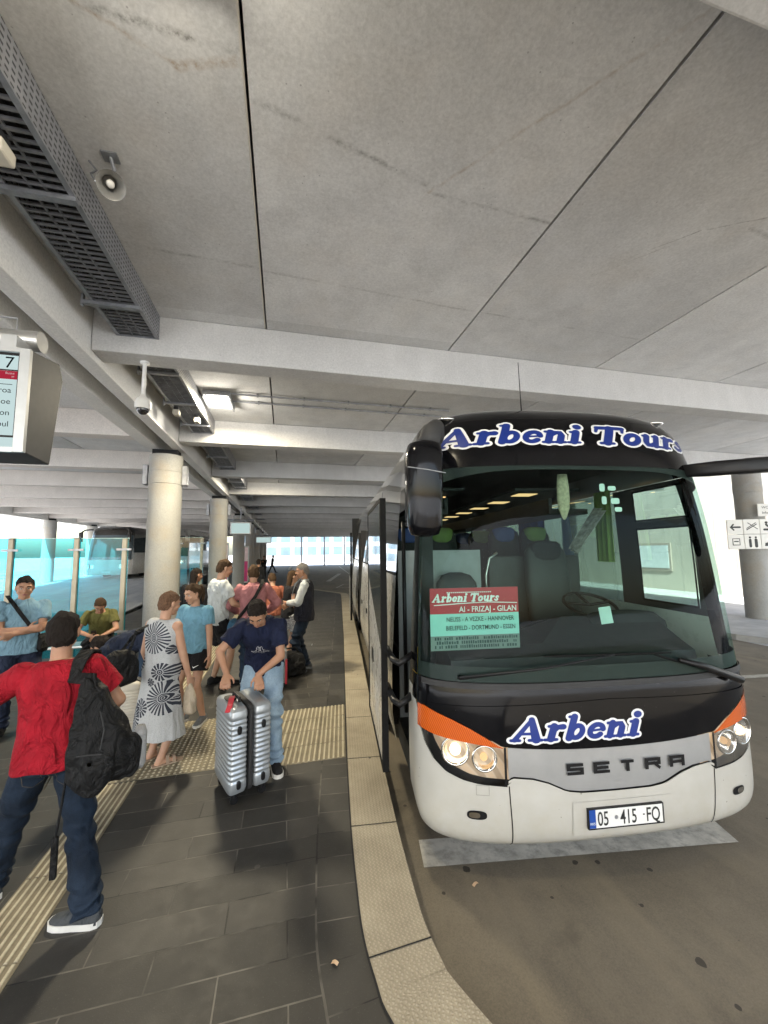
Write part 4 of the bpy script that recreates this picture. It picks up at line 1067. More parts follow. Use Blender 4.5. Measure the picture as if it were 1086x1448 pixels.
# wide block letters on the silver panel
def block(txt, u0, z0, w, h, gap):
    st = {'S': [[(1,1),(0,1),(0,.5),(1,.5),(1,0),(0,0)]], 'E': [[(1,1),(0,1),(0,0),(1,0)], [(0,.5),(.9,.5)]], 'T': [[(0,1),(1,1)], [(.5,1),(.5,0)]], 'R': [[(0,0),(0,1),(1,1),(1,.5),(0,.5)], [(.6,.5),(1,0)]], 'A': [[(0,0),(0,1),(1,1),(1,0)], [(0,.42),(1,.42)]]}
    b = bmesh.new(); u = u0; k = 0
    for ch in txt:
        for p in st[ch]:
            for a, c in zip(p, p[1:]):
                wd = .026 if a[0] == c[0] else .019
                d = Vector((c[0]-a[0], c[1]-a[1])); d.normalize(); e = .2
                pa_ = (u+a[0]*w-d.x*.011*(1 if ch in 'SERA' else 0), z0+a[1]*h-d.y*.0095); pc_ = (u+c[0]*w+d.x*.011*(1 if ch in 'SERA' else 0), z0+c[1]*h+d.y*.0095)
                stroke(b, [pa_, pc_], wd, lambda x, y, l: FU(x, y, .004+l), k*.00025, False, .03); k += 1
        u += w+gap
    return b
cp('maker_lettering', block('SETRA', -.325, .725, .092, .052, .094), m_black, smooth=False)
# wipers
def wiper(pv, tip, b0, b1, nm='wiper'):
    b = bmesh.new(); tube(b, [FU(*pv, .03), FU(*pv, .06), FU(lerp(pv[0], tip[0], .5), lerp(pv[1], tip[1], .5), .055), FU(*tip, .035)], [.018, .012, .008, .006], 8); w = cp(nm, b, m_black)
    b = bmesh.new(); tube(b, [FU(lerp(b0[0], b1[0], i/10), lerp(b0[1], b1[1], i/10), .022) for i in range(11)], [.004]+[.009]*9+[.004], 6); cp('blade', b, m_rub, w)
wiper((-1.0, 1.335), (.05, 1.47), (-.45, 1.475), (.50, 1.462))
wiper((1.04, 1.235), (.70, 1.365), (.36, 1.455), (.88, 1.30))
b = bmesh.new(); tube(b, [FU(.53, 1.415, .05), FU(.72, 1.36, .055), FU(1.07, 1.225, .055)], [.014, .022, .028], 8); cp('wiper_cover', b, m_black)
# mirrors
mr = empty('mirror', (0, 0, 0)); mr.parent = coach
b = bmesh.new(); sec = []
for z, w, d, uo in ((2.285, .03, .03, -1.285), (2.30, .085, .07, -1.285), (2.36, .108, .09, -1.285), (2.6, .118, .10, -1.285), (2.80, .120, .10, -1.283), (2.875, .105, .09, -1.278), (2.90, .05, .05, -1.275)):
    sec.append(ering((uo, -.14, z), Vector((1, 0, 0)), Vector((0, 1, 0)), w, d, 28, 3.2))
rings(b, sec); cp('mirror_housing', b, m_cblack, mr)
b = bmesh.new(); tube(b, [(-1.25, -.13, 2.86), (-1.22, -.12, 2.97), (-1.17, -.03, 3.03), (-1.10, .2, 3.04), (-1.07, .42, 3.03)], [.075, .07, .06, .055, .05], 14); cp('mirror_arm', b, m_blackm, mr)
b = grid(lambda a, t: Vector((-1.39+.20*a, -.036, 2.36+.46*t)), 1, 1); cp('mirror_glass', b, m_chrome, mr, False)
b = bmesh.new(); tube(b, [(-1.405+.24*i/8, -.243+.012*abs(i-4)/4, 2.715-.035*(i/8)) for i in range(9)], .004, 5); cp('housing_seam', b, m_galv, mr)
mr2 = empty('mirror', (0, 0, 0)); mr2.parent = coach
b = bmesh.new(); rings(b, [ering((u, v, z), Vector((0, 1, 0)), Vector((0, 0, 1)), w, h, 20, 3.5) for u, v, z, w, h in ((1.02, .34, 2.83, .05, .05), (1.12, .16, 2.815, .06, .058), (1.3, .1, 2.822, .06, .058), (1.32, .1, 2.823, .062, .062), (1.9, .02, 2.86, .062, .062), (1.92, .02, 2.86, .04, .04))]); cp('mirror_arm', b, m_black, mr2)
b = bmesh.new(); rings(b, [ering((1.86, -.02, z), Vector((1, 0, 0)), Vector((0, 1, 0)), w, d, 22, 3) for z, w, d in ((2.2, .05, .05), (2.25, .11, .09), (2.75, .12, .1), (2.82, .06, .06))]); cp('mirror_housing', b, m_cblack, mr2)
b = bmesh.new(); cyl(b, (-.22, .62, 3.38), (-.22, .64, 3.40), .02, n=10); tube(b, [(-.22, .62, 3.40), (-.24, .60, 3.85)], [.006, .003], 6); cp('aerial', b, m_black)
for u in (-.92, .96):
    b = bmesh.new(); ball(b, (u, FU(u, 3.28).y, 3.29), (.075, .04, .018)); cp('marker_light', b, m_chrome)
# front door: leaf swung out parallel to the side, on two arms
dl = bevbox((-1.475, .70, .50), (-1.44, 1.96, 2.62), .012, 2); door = cp('door', dl, m_cwhite, smooth=False)
b = bmesh.new()
for lo, hi in (((-1.482, .655, .48), (-1.433, .71, 2.64)), ((-1.482, 1.95, .48), (-1.433, 1.99, 2.64)), ((-1.482, .71, 2.61), (-1.433, 1.95, 2.64)), ((-1.482, .71, .48), (-1.433, 1.95, .51))): boxmm(b, lo, hi)
cp('rubber_edge', b, m_rub, door, False)
b = bmesh.new(); vs_ = [(-1.4785, .72, 1.38), (-1.4785, 1.94, 1.92), (-1.4785, 1.94, 2.60), (-1.4785, .72, 2.60)]; quad(b, vs_[::-1]); cp('door_glass', b, M('door_glass', (.05, .075, .07), .03, coat=1, spec=1.0), door, False)
b = bmesh.new(); boxmm(b, (-1.482, 1.46, 1.1), (-1.476, 1.60, 1.22)); cp('handle', b, m_black, door, False)
b = bmesh.new()
for i in range(9): boxmm(b, (-1.4775, 1.0, .98-.035*i), (-1.4762, 1.0+.42*(.6+.4*math.sin(i*2.1)**2), .986-.035*i))
cp('notice', b, M('notice_grey', (.45, .47, .5), .6), door, False)
for z in (1.36, 1.06):
    b = bmesh.new(); tube(b, [(-1.22, .62, z+.03), (-1.30, .50, z+.02), (-1.37, .46, z-.005), (-1.405, .54, z), (-1.42, .68, z+.02), (-1.425, .80, z+.03)], .026, 10); cp('door_arm', b, m_black)
# door well: steps, inner wall, handrails
b = bmesh.new()
for i in range(3): boxmm(b, (-1.22+.24*i, DV0+.02, .32), (-.25, DV1, .52+.24*i))
boxmm(b, (-.25, DV0, .32), (-.2, DV1+.4, 1.3)); cp('steps', b, m_intd, smooth=False)
b = bmesh.new(); boxmm(b, (-1.2, DV1+.0, .34), (-.3, DV1+.03, 2.2)); cp('well_wall', b, M('well_grey', (.22, .24, .25), .4), smooth=False)
b = bmesh.new(); tube(b, [(-1.22, .66, 1.0), (-1.20, .66, 1.42)], .022, 8); cp('handrail', b, M('handrail_yellow', (.75, .45, .02), .4))
b = bmesh.new(); tube(b, [(-1.15, DV1-.08, .6), (-1.15, DV1-.08, 2.5)], .02, 8); tube(b, [(-1.1, .72, .7), (-1.1, .72, 2.5)], .03, 8); cp('handrail', b, m_black)
b = bmesh.new(); boxmm(b, (-1.18, .62, .35), (-1.05, .70, 2.6)); cp('door_jamb', b, m_blackm, smooth=False)
# middle door, open
md = cp('door', bevbox((-1.47, 8.1, .42), (-1.44, 9.3, 2.68), .012, 2), m_cwhite, smooth=False)
b = bmesh.new(); boxmm(b, (-1.48, 8.04, .4), (-1.43, 8.1, 2.7)); cp('rubber_edge', b, m_rub, md, False)
b = bmesh.new(); quad(b, [(-1.472, 9.26, 1.5), (-1.472, 8.14, 1.5), (-1.472, 8.14, 2.64), (-1.472, 9.26, 2.64)]); cp('door_glass', b, m_sideglass, md, False)
b = bmesh.new(); boxmm(b, (-1.25, 7.0, .32), (-.3, 7.03, 2.7)); boxmm(b, (-1.25, 8.17, .32), (-.3, 8.2, 2.7)); boxmm(b, (-.34, 7.03, .32), (-.3, 8.17, 2.7)); cp('door_well', b, m_blackm, smooth=False)
# wheels
for sg in (-1, 1):
    for v in (2.75, 8.9, 10.25):
        w = bmesh.new(); cxx = sg*1.12
        rings(w, [ering((cxx+sg*k, v, .5), Vector((0, 1, 0)), Vector((0, 0, 1)), r, r, 32) for k, r in ((-.13, .4), (-.13, .47), (-.10, .5), (.10, .5), (.13, .47), (.13, .34), (.10, .32))]); wo = cp('wheel', w, m_rub)
        w = bmesh.new(); rings(w, [ering((cxx+sg*k, v, .5), Vector((0, 1, 0)), Vector((0, 0, 1)), r, r, 24) for k, r in ((.10, .32), (.11, .28), (.03, .24), (.03, .12), (.12, .10), (.13, .06))]); cp('rim', w, m_alu, wo)
# ---- interior
b = bmesh.new(); boxmm(b, (-1.2, 1.6, 1.15), (1.2, LEN-.1, 1.2)); boxmm(b, (-.2, .5, 1.05), (1.2, 1.6, 1.1)); cp('floor', b, m_intd, smooth=False)
b = grid(lambda a, t: Vector((lerp(-1.08, 1.08, a), lerp(.75, LEN-.1, t), 3.02+.1*(1-(2*a-1)**2))), 8, 6); cp('inner_ceiling', b, m_intd)
b = bmesh.new()
prof = [(.34, 1.30), (.36, 1.38), (.5, 1.44), (.8, 1.50), (.95, 1.47), (1.02, 1.32), (1.0, 1.1), (.34, 1.1)]
rings(b, [[Vector((u, max(v, FU(u, 1.35).y+.06) if v < .6 else v, z + (.10 if u > .1 and v > .6 else 0))) for v, z in prof] for u in (-1.0, -.6, -.2, .15, .25, .6, .95, 1.02)]); bmesh.ops.recalc_face_normals(b, faces=b.faces); cp('dashboard', b, M('dash_grey', (.014, .016, .015), .6, var=.2), smooth=False)
sw = Vector((.58, 1.02, 1.66)); x = Vector((1, 0, 0)); y = Vector((0, .88, .35)).normalized()
b = bmesh.new(); P = [sw+x*.235*math.cos(t)+y*.235*math.sin(t) for t in [2*math.pi*i/32 for i in range(33)]]; tube(b, P, .016, 8, False)
for a in (.2, 1.57, 2.9): tube(b, [sw, sw+x*.235*math.cos(a)+y*.235*math.sin(a)], .014, 6)
cp('steering_wheel', b, m_black)
b = bmesh.new(); rings(b, [ering((.72, vv, 1.5+zz), Vector((1, 0, 0)), Vector((0, .6, .8)), rx, ry, 20) for vv, zz, rx, ry in ((.66, .0, .34, .02), (.70, .05, .36, .06), (.78, .1, .34, .05), (.82, .1, .2, .02))]); cp('instrument_hood', b, m_intd)
def seat(u, v, z, w, h, mat, hmat, name='seat', tilt=.12):
    secs = []
    for t, k, th in ((0, .9, .05), (.05, 1, .07), (.5, 1.02, .075), (.85, .95, .07), (.96, .7, .05), (1, .3, .02)):
        secs.append(ering((u, v+tilt*t, z+h*t), Vector((1, 0, 0)), Vector((0, 1, 0)), w/2*k, th, 20, 3))
    b = bmesh.new(); rings(b, secs); boxmm(b, (u-w/2, v-.45, z-.12), (u+w/2, v+.05, z)); s_ = cp(name, b, mat)
    if hmat:
        b = bmesh.new(); rings(b, [ering((u, v+tilt*.95-.035, z+h*t), Vector((1, 0, 0)), Vector((0, 1, 0)), w/2*k*.72, .06, 18, 3) for t, k in ((.76, .85), (.79, 1), (.95, 1), (.985, .7))]); cp('headrest', b, hmat, s_)
seat(-.62, 1.30, 1.25, .44, .72, m_seatg, None); seat(.60, 1.75, 1.35, .52, .95, m_seatg, m_seat)
hm = [m_hblue, m_hgreen]
for i, v in enumerate((2.5, 3.35, 4.2, 5.05, 5.9)):
    for j, u in enumerate((-.90, -.45, .42, .87)): seat(u, v, 1.65, .43, .86, m_seat, hm[(i+j) % 2])
b = bmesh.new(); boxmm(b, (-.05, 1.95, 1.25), (1.1, 2.0, 2.12)); bmesh.ops.recalc_face_normals(b, faces=b.faces); bevel(b, .02, 2); boxmm(b, (-1.1, 1.72, 1.2), (-.28, 1.76, 2.05)); cp('partition', b, m_seatg, smooth=False)
b = bmesh.new(); tube(b, [(-.08, 1.93, 1.2), (-.10, 1.93, 1.9), (-.05, 1.93, 2.1), (.05, 1.93, 2.16)], .016, 8); tube(b, [(-.95, 1.70, 1.9), (-.4, 1.70, 2.1), (-.30, 1.70, 1.9), (-.3, 1.7, 1.4)], .014, 8); cp('handrail', b, m_steel)
for sg in (-1, 1):
    b = bmesh.new(); boxmm(b, (min(sg*.62, sg*1.08), 1.7, 2.60), (max(sg*.62, sg*1.08), LEN-.3, 2.66)); boxmm(b, (min(sg*.60, sg*.64), 1.7, 2.60), (max(sg*.60, sg*.64), LEN-.3, 2.78)); cp('luggage_rack', b, m_intd, smooth=False)
b = bmesh.new(); b2 = bmesh.new()
for i in range(9):
    v = 1.9+i*.78
    boxmm(b, (.34, v, 2.862), (.58, v+.22, 2.868)); boxmm(b2, (-.52, v+.3, 2.862), (-.48, v+.34, 2.868))
cp('ceiling_light', b, emis('reading_warm', (1.0, .62, .28), 1.3), smooth=False); cp('ceiling_light', b2, emis('reading_spot', (1.0, .5, .2), 3.0), smooth=False)
b = bmesh.new(); boxmm(b, (.2, 1.7, 2.87), (1.0, LEN-.3, 2.9)); boxmm(b, (-1.0, 1.7, 2.87), (-.4, LEN-.3, 2.9)); cp('service_panel', b, m_intd, smooth=False)
# curtains gathered at the window pillars (cloth of the coach)
def curtain(v0, v1, z0, z1, u, mat, ph):
    b = grid(lambda a, t: Vector((u-.03+.025*math.sin(a*22+ph)*(1-.3*t), lerp(v0, v1, a), lerp(z0, z1, t))), 60, 4); cp('curtain', b, mat)
m_cb = M('curtain_blue', (.03, .065, .20), .8, var=.2); m_cg = M('curtain_green', (.14, .22, .05), .8, var=.2)
curtain(1.35, 1.62, 2.05, 2.83, 1.14, m_cg, 0); curtain(2.75, 3.5, 1.62, 2.8, 1.13, m_cb, 1); curtain(4.5, 4.9, 1.62, 2.8, 1.13, m_cg, 2); curtain(5.2, 5.8, 1.62, 2.8, 1.13, m_cb, 3); curtain(6.4, 6.9, 1.62, 2.8, 1.13, m_cg, 3)

# ---- loose things in the coach window
def bus_obj(name, bm, mat, label, cat, group=None, smooth=False):
    mw = Matrix.Translation((OX, OY, 0)) @ Matrix.Rotation(-AX, 4, 'Z')
    bm.transform(mw); return tag(mobj(name, bm, mat, None, smooth), label, cat, group)
MW = Matrix.Translation((OX, OY, 0)) @ Matrix.Rotation(-AX, 4, 'Z')
def bpart(name, bm, mat, par): bm.transform(MW); return mobj(name, bm, mat, par)
b = grid(lambda a, t: Vector((-1.15+.69*a, .345, 1.46+.455*t)), 1, 1)
sign = bus_obj('route_placard', b, M('placard_mint', (.30, .62, .56), .5, var=.05), 'red and mint paper route placard behind the left of the windscreen', 'route sign')
b = grid(lambda a, t: Vector((-1.15+.69*a, .343, 1.725+.19*t)), 1, 1); bpart('red_field', b, M('placard_red', (.42, .02, .035), .5, var=.05), sign)
b = grid(lambda a, t: Vector((-1.15+.69*a, .343, 1.46+.105*t)), 1, 1); bpart('grey_field', b, M('placard_grey', (.16, .21, .19), .5, var=.05), sign)
def stx(s, u, z, size, mat, sx=1.0, shear=0.0, al='LEFT', bold=.008):
    bpart('lettering', put(text_bm(s, size, sx, bold*size, shear, al), (u, .3415, z), PX, PZ_), mat, sign)
m_pw = M('placard_white', (.75, .78, .76), .5); m_pk = M('placard_ink', (.02, .05, .05), .6)
b = slab_text('Arbeni Tours', lambda x, y, l: Vector((-1.135+x*.0405, .3415-l*.2, 1.812+y*.042))); bpart('lettering', b, m_pw, sign)
stx('AI - FRIZAJ - GILAN', -.475, 1.737, .058, m_pw, .92, 0, 'RIGHT', .012)
stx('NEUSS - A VEZKE - HANNOVER', -.50, 1.668, .046, m_pk, .82, 0, 'RIGHT', .010)
stx('BIELEFELD - DORTMUND - ESSEN', -.49, 1.605, .046, m_pk, .80, 0, 'RIGHT', .010)
b = bmesh.new(); rr = random.Random(5)
for row in range(3):
    u = -1.12
    while u < -.49:
        w = rr.uniform(.008, .016); h = rr.uniform(.017, .024)
        if rr.random() > .12: quad(b, [(u, .3413, 1.535-.03*row), (u+w, .3413, 1.535-.03*row), (u+w, .3413, 1.535-.03*row+h), (u, .3413, 1.535-.03*row+h)])
        u += w+.006
bpart('small_print', b, m_pk, sign)
b = bmesh.new(); stroke(b, [(-1.12, 1.79), (-.9, 1.80), (-.7, 1.806), (-.47, 1.795)], .006, lambda x, y, l: Vector((x, .3414, y)), 0, False, .04)
for k in range(22): quad(b, [(-1.02+k*.016, .3414, 1.878), (-1.01+k*.016, .3414, 1.878), (-1.01+k*.016, .3414, 1.886), (-1.02+k*.016, .3414, 1.886)])
bpart('flourish', b, m_pw, sign)
b = bmesh.new(); rings(b, [ering((-.02, .38, z), Vector((1, 0, 0)), Vector((0, 1, 0)), w, w*.6, 16) for z, w in ((2.80, .04), (2.7, .05), (2.6, .052), (2.52, .045), (2.45, .02), (2.43, .006))]); bus_obj('hanging_pennant', b, M('pale_fur', (.42, .38, .26), .95, var=.3, vs=40), 'pale pointed furry pennant hanging inside the top of the windscreen', 'pennant', smooth=True)
for i, (u, z, w, h, lab) in enumerate(((.17, 2.66, .045, .06, 'upper left of the five pale stickers on the windscreen'), (.25, 2.655, .065, .035, 'upper right of the five pale stickers on the windscreen'), (.17, 2.56, .04, .06, 'middle left pale sticker on the windscreen'), (.26, 2.555, .07, .045, 'middle right pale sticker on the windscreen'), (.275, 2.49, .06, .035, 'lowest of the five pale stickers on the windscreen'))):
    b = bmesh.new(); vs_ = [b.verts.new((u+w/2*math.copysign(abs(math.cos(t))**.5, math.cos(t)), FU(u, z).y+.02, z+h/2*math.copysign(abs(math.sin(t))**.5, math.sin(t)))) for t in [2*math.pi*k/20 for k in range(20)]]; b.faces.new(vs_)
    bus_obj('sticker', b, M('sticker_mint', (.62, .75, .70), .4), lab, 'sticker', 'stickers on the windscreen')
b = grid(lambda a, t: Vector((.80-.30*t+.10*a*(1-.3*t), 1.15+.05*math.sin(a*14+t*2), 2.62-.42*t-.05*a)), 30, 10)
bus_obj('striped_towel', b, M('towel_stripe', (.33, .32, .29), .9, var=.5, vs=22), 'striped grey towel draped beside the driver seat', 'towel')
b = grid(lambda a, t: Vector((.36+.11*a+.02*t, .55+.06*t, 1.565+.13*t+.01*a)), 4, 4); bus_obj('paper_slip', b, M('slip_mint', (.55, .74, .68), .6), 'pale paper slip leaning on the dashboard by the steering wheel', 'paper')

# ================================================================== FAR COACHES
def far_coach(x, y, z, rz, lab, up, low, tint):
    t = empty('coach', (x, y, z), rz); tag(t, lab, 'coach', 'coaches on the left lane')
    def P(n, b, m, par=None, sm=True): return mobj(n, b, m, par or t, sm)
    def pp(p0, p1, z0, z1, off=0, nu=24, nv=8):
        b = grid(lambda a, q: FP(lerp(p0, p1, a), lerp(z0, z1, q), off), nu, nv); bmesh.ops.recalc_face_normals(b, faces=b.faces); return b
    P('bumper', pp(-H2, H2, .3, 1.25), low); P('windshield', pp(-pw, pw, 1.25, 2.85), tint); P('pillar', multi([pp(-H2, -pw, 1.25, 2.85), pp(pw, H2, 1.25, 2.85)]), up)
    P('banner_panel', pp(-H2, H2, 2.85, 3.41), up)
    for sg in (-1, 1):
        P('side_panel', side(sg, .3, 1.7, None, LEN), low); P('side_window', side(sg, 1.7, 2.95, None, LEN), m_sideglass); P('roof_edge', side(sg, 2.95, 3.41, None, LEN), up)
        hl = P('headlight', multi([grid(lambda a, q: FU(sg*lerp(.75, 1.2, a), lerp(.72, .95, q), .006), 8, 4)]), m_chrome)
        b = bmesh.new(); tube(b, [(sg*1.0, .3, 3.2), (sg*1.25, -.1, 3.15), (sg*1.35, -.3, 3.0)], .05, 8); rings(b, [ering((sg*1.38, -.3, zz), Vector((1,0,0)), Vector((0,1,0)), .11, .09, 14, 3) for zz in (2.4, 3.0)]); P('mirror', b, up)
        for v in (2.75, 9.0):
            w = bmesh.new(); cyl(w, (sg*1.0, v, .5), (sg*1.24, v, .5), .5, n=24); P('wheel', w, m_rub)
        b = bmesh.new(); tube(b, [FU(sg*.15, 1.3, .03), FU(sg*.75, 1.45, .03)], .015, 6); P('wiper', b, m_black)
    b = grid(lambda a, q: Vector((lerp(-1, 1, a), lerp(.7, LEN, q), 3.41)), 2, 2); P('roof', b, up)
    b = grid(lambda a, q: Vector((-.26+.52*a, -.02, .42+.11*q)), 1, 1); P('number_plate', b, m_sw, sm=False)
m_tintw = M('far_windscreen', (.10, .13, .15), .05, var=.2, coat=1)
m_brn = M('coach_brown_black', (.035, .03, .026), .25, coat=.5)
far_coach(-11.0, 29.0, zl(29), R(-3), 'dark topped coach with white front facing the camera behind the blue glass', m_brn, m_cwhite, m_tintw)
far_coach(-8.6, 33.5, zl(33), R(-4), 'pale coach partly hidden behind the nearest concrete column', m_cwhite, m_cwhite, m_tintw)
far_coach(-10.0, 47.0, zl(47), R(-4), 'distant white coach seen between the first and second columns', m_brn, m_cwhite, glass('far_ws', (.7, .8, .8), 1.0, haze=.3))
# ================================================================== PEOPLE
def cloth(name, base, var=.18, vs=9, weave=260, st=.25, rough=.85, fold=.5):
    s = NT(name)
    n = s.noise(vs, 5, .6); w = s.noise(weave, 2, .5)
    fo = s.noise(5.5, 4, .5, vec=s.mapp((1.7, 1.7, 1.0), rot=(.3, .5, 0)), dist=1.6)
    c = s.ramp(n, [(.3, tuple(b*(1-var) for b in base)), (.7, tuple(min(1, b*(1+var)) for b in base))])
    c = s.mix(s.math('MULTIPLY', s.ramp(fo, [(.38, 1.), (.52, 0.)]), .20), c, tuple(b*.6 for b in base))  # crease shade put into the cloth colour along the fold noise
    nb = s.bump(fo, fold*1.6, .05, s.bump(w, st, .002))
    return s.bsdf(Base_Color=c, Roughness=rough, Normal=nb, Specular_IOR_Level=.25)
def denim(name, base, fade):
    s = NT(name)
    n = s.noise(4.5, 5, .6); w = s.noise(300, 2, .6); f2 = s.noise(11, 5, .7, vec=s.mapp((1, 1, .35)))
    c = s.ramp(n, [(.35, base), (.62, fade)])
    c = s.mix(s.math('MULTIPLY', s.ramp(f2, [(.5, 0.), (.8, 1.)]), .5), c, tuple(min(1, b*1.8) for b in fade))
    c = s.mix(.3, c, s.ramp(w, [(.3, tuple(b*.5 for b in base)), (.7, tuple(min(1, b*1.7) for b in fade))]))
    return s.bsdf(Base_Color=c, Roughness=.85, Normal=s.bump(s.noise(7, 4, .6, dist=1.0), .5, .03, s.bump(w, .3, .002)), Specular_IOR_Level=.2)
def skin(name, base):
    s = NT(name)
    c = s.ramp(s.noise(12, 4), [(.3, (base[0]*.88, base[1]*.82, base[2]*.8)), (.7, base)])
    return s.bsdf(Base_Color=c, Roughness=.5, Subsurface_Weight=.12, Subsurface_Radius=(.02, .008, .004), Normal=s.bump(s.noise(180, 2), .12, .002), Specular_IOR_Level=.35)
def hairm(name, base):
    s = NT(name)
    n = s.noise(60, 4, .7, vec=s.mapp((3, 3, .6)))
    return s.bsdf(Base_Color=s.ramp(n, [(.3, tuple(b*.5 for b in base)), (.7, tuple(b*1.7 for b in base))]), Roughness=.75, Specular_IOR_Level=.15, Normal=s.bump(n, 1.0, .015))
SK = skin('skin_tan', (.42, .235, .15)); SK2 = skin('skin_fair', (.50, .30, .205))
HD = hairm('hair_dark', (.016, .012, .010)); HB_ = hairm('hair_brown', (.06, .036, .02)); HG = hairm('hair_grey', (.17, .16, .15)); HL = hairm('hair_reddish', (.14, .08, .05))
m_eye = M('eye_white', (.34, .31, .28), .3); m_iris = M('iris', (.02, .012, .008), .1); m_lip = M('lips', (.32, .13, .11), .5)
m_sole = M('sole_white', (.66, .65, .62), .6, dirt=.2); m_shoeb = cloth('shoe_black', (.02, .02, .022)); m_shoeg = cloth('shoe_grey', (.16, .17, .18)); m_shoen = cloth('shoe_dark_grey', (.06, .065, .07))

def ik(a, c, l1, l2, hint):
    a, c = Vector(a), Vector(c); d = c-a; L = d.length
    if L > (l1+l2)*.999: d = d*((l1+l2)*.999/L); c = a+d; L = d.length
    x = d/L; h = Vector(hint); h = h - x*h.dot(x)
    if h.length < 1e-5: h = Vector((0, 1, 0)) - x*x.y
    h.normalize()
    k = (l1*l1-l2*l2+L*L)/(2*L); r = math.sqrt(max(0, l1*l1-k*k))
    return a + x*k + h*r, c

def person(label, loc, yaw, h, *, hip=(0, 0, .92), lean=(3, 5), side=0, twist=0, head=(0, 0), lh=(-.25, .05, .80), rh=(.25, .05, .80), lf=(-.10, 0, 0), rf=(.10, .02, 0), fy=(8, -8), eh=None, kh=((-.1, 1, 0), (.1, 1, 0)),
           skinm=SK, hair=HD, hairstyle='short', top=None, bottom=None, shoes=(None, None), vox=.010, belly=0, wid=1.0, group='people waiting on the platform', face=True, curl=(.5, .5), palm=None, z0=PZ, world_feet=None, fp=(0, 0)):
    s = h/1.75
    t = empty('person', (loc[0], loc[1], z0), R(yaw)); tag(t, label, 'person', group)
    inv = Matrix.Rotation(-R(yaw), 4, 'Z')
    if world_feet:
        q = [inv @ Vector((wx-loc[0], wy-loc[1], 0)) for wx, wy in world_feet]
        lf = (q[0].x/s, q[0].y/s, lf[2]); rf = (q[1].x/s, q[1].y/s, rf[2])
    V = Vector
    hip = V(hip)
    # spine path
    N = 28; dt = .60/N; pts = [hip.copy()]; ups = []
    for i in range(N+1):
        k = i/N; a = R(lerp(lean[0], lean[1], min(1, k*1.2))); sd = R(side)*k
        up = V((math.sin(sd), math.sin(a), math.cos(a))).normalized(); ups.append(up)
        if i < N: pts.append(pts[-1]+up*dt)
    def spine(tt):
        i = max(0, min(N, tt/dt)); j = int(i); j2 = min(N, j+1); fr = i-j
        p = pts[j].lerp(pts[j2], fr); up = ups[j].lerp(ups[j2], fr).normalized()
        if tt < 0: p = pts[0]+ups[0]*tt; up = ups[0]
        tw = R(twist)*max(0, min(1, tt/.45)); x = V((math.cos(tw), math.sin(tw), 0)); x = (x-up*x.dot(up)).normalized(); y = up.cross(x)
        return p, x, y, up
    def tring(tt, rx, ry, oy=0, n=28, p=2.3):
        c, x, y, up = spine(tt); return ering(c+y*oy, x, y, rx*wid, ry, n, p)
    b_ = belly
    TOR = [(-.115, .10, .08, 0), (-.04, .158, .112, -.008), (.04, .160, .112+b_*.5, b_*.4), (.12, .148, .105+b_, b_*.7), (.20, .148, .105+b_*.7, b_*.6), (.30, .160, .112+b_*.2, .005), (.38, .172, .112, 0), (.44, .168, .098, -.008), (.485, .135, .080, -.012), (.515, .085, .064, -.012)]
    sh = []
    for sg in (-1, 1):
        c, x, y, up = spine(.455); sh.append(c + x*sg*.172*wid - y*.005)
    hp = [hip + V((sg*.088, 0, -.03)) for sg in (-1, 1)]
    ank = [V((lf[0], lf[1], lf[2]+.085)), V((rf[0], rf[1], rf[2]+.085))]
    knee = []
    for i in range(2):
        k, c = ik(hp[i], ank[i], .43, .415, kh[i]); knee.append(k); ank[i] = c
    wr = [V(lh), V(rh)]; elb = []
    eh = eh or ((-.6, -1, -.2), (.6, -1, -.2))
    for i in range(2):
        k, c = ik(sh[i], wr[i], .285, .255, eh[i]); elb.append(k); wr[i] = c
    # head frame
    cN, xN, yN, uN = spine(.55)
    hy, hpit = R(head[0]), R(head[1])
    la = math.atan2(uN.y, uN.z)*.35
    HM = Matrix.Rotation(hy, 3, 'Z') @ Matrix.Rotation(-(hpit+la), 3, 'X')
    hc = cN + uN*.03 + HM @ V((0, .022, .105))
    def hh(x, y, z): return hc + HM @ V((x, y, z))
    # ---------------- body: one continuous skin
    b = bmesh.new()
    rings(b, [tring(a, rx*.93, ry*.93, oy) for a, rx, ry, oy in TOR])
    caps(b, spine(.48)[0], hh(0, -.025, -.06), .056, .052, 14)
    for i in range(2):
        ball(b, sh[i], .058); caps(b, sh[i], elb[i], .05, .040); caps(b, elb[i], wr[i], .041, .026)
        caps(b, hp[i], knee[i], .082, .052); caps(b, knee[i].lerp(ank[i], .0), knee[i].lerp(ank[i], .35), .052, .054); caps(b, knee[i].lerp(ank[i], .35), ank[i], .054, .034)
    ball(b, hh(0, -.012, .025), (.077, .097, .092), HM, 20); ball(b, hh(0, .018, -.03), (.064, .072, .086), HM, 18); ball(b, hh(0, .058, -.092), .027)
    for sg in (-1, 1):
        caps(b, hh(sg*.052, -.005, -.055), hh(sg*.012, .055, -.094), .022, .022, 8); ball(b, hh(sg*.036, .058, -.028), .026); caps(b, hh(sg*.048, .068, .030), hh(sg*.008, .086, .027), .011, .010, 8)
        ball(b, hh(sg*.078, -.006, -.004), (.012, .022, .033), HM)
    caps(b, hh(0, .086, .014), hh(0, .104, -.024), .009, .014, 8); ball(b, hh(0, .082, -.060), (.026, .012, .012), HM)
    hands = []
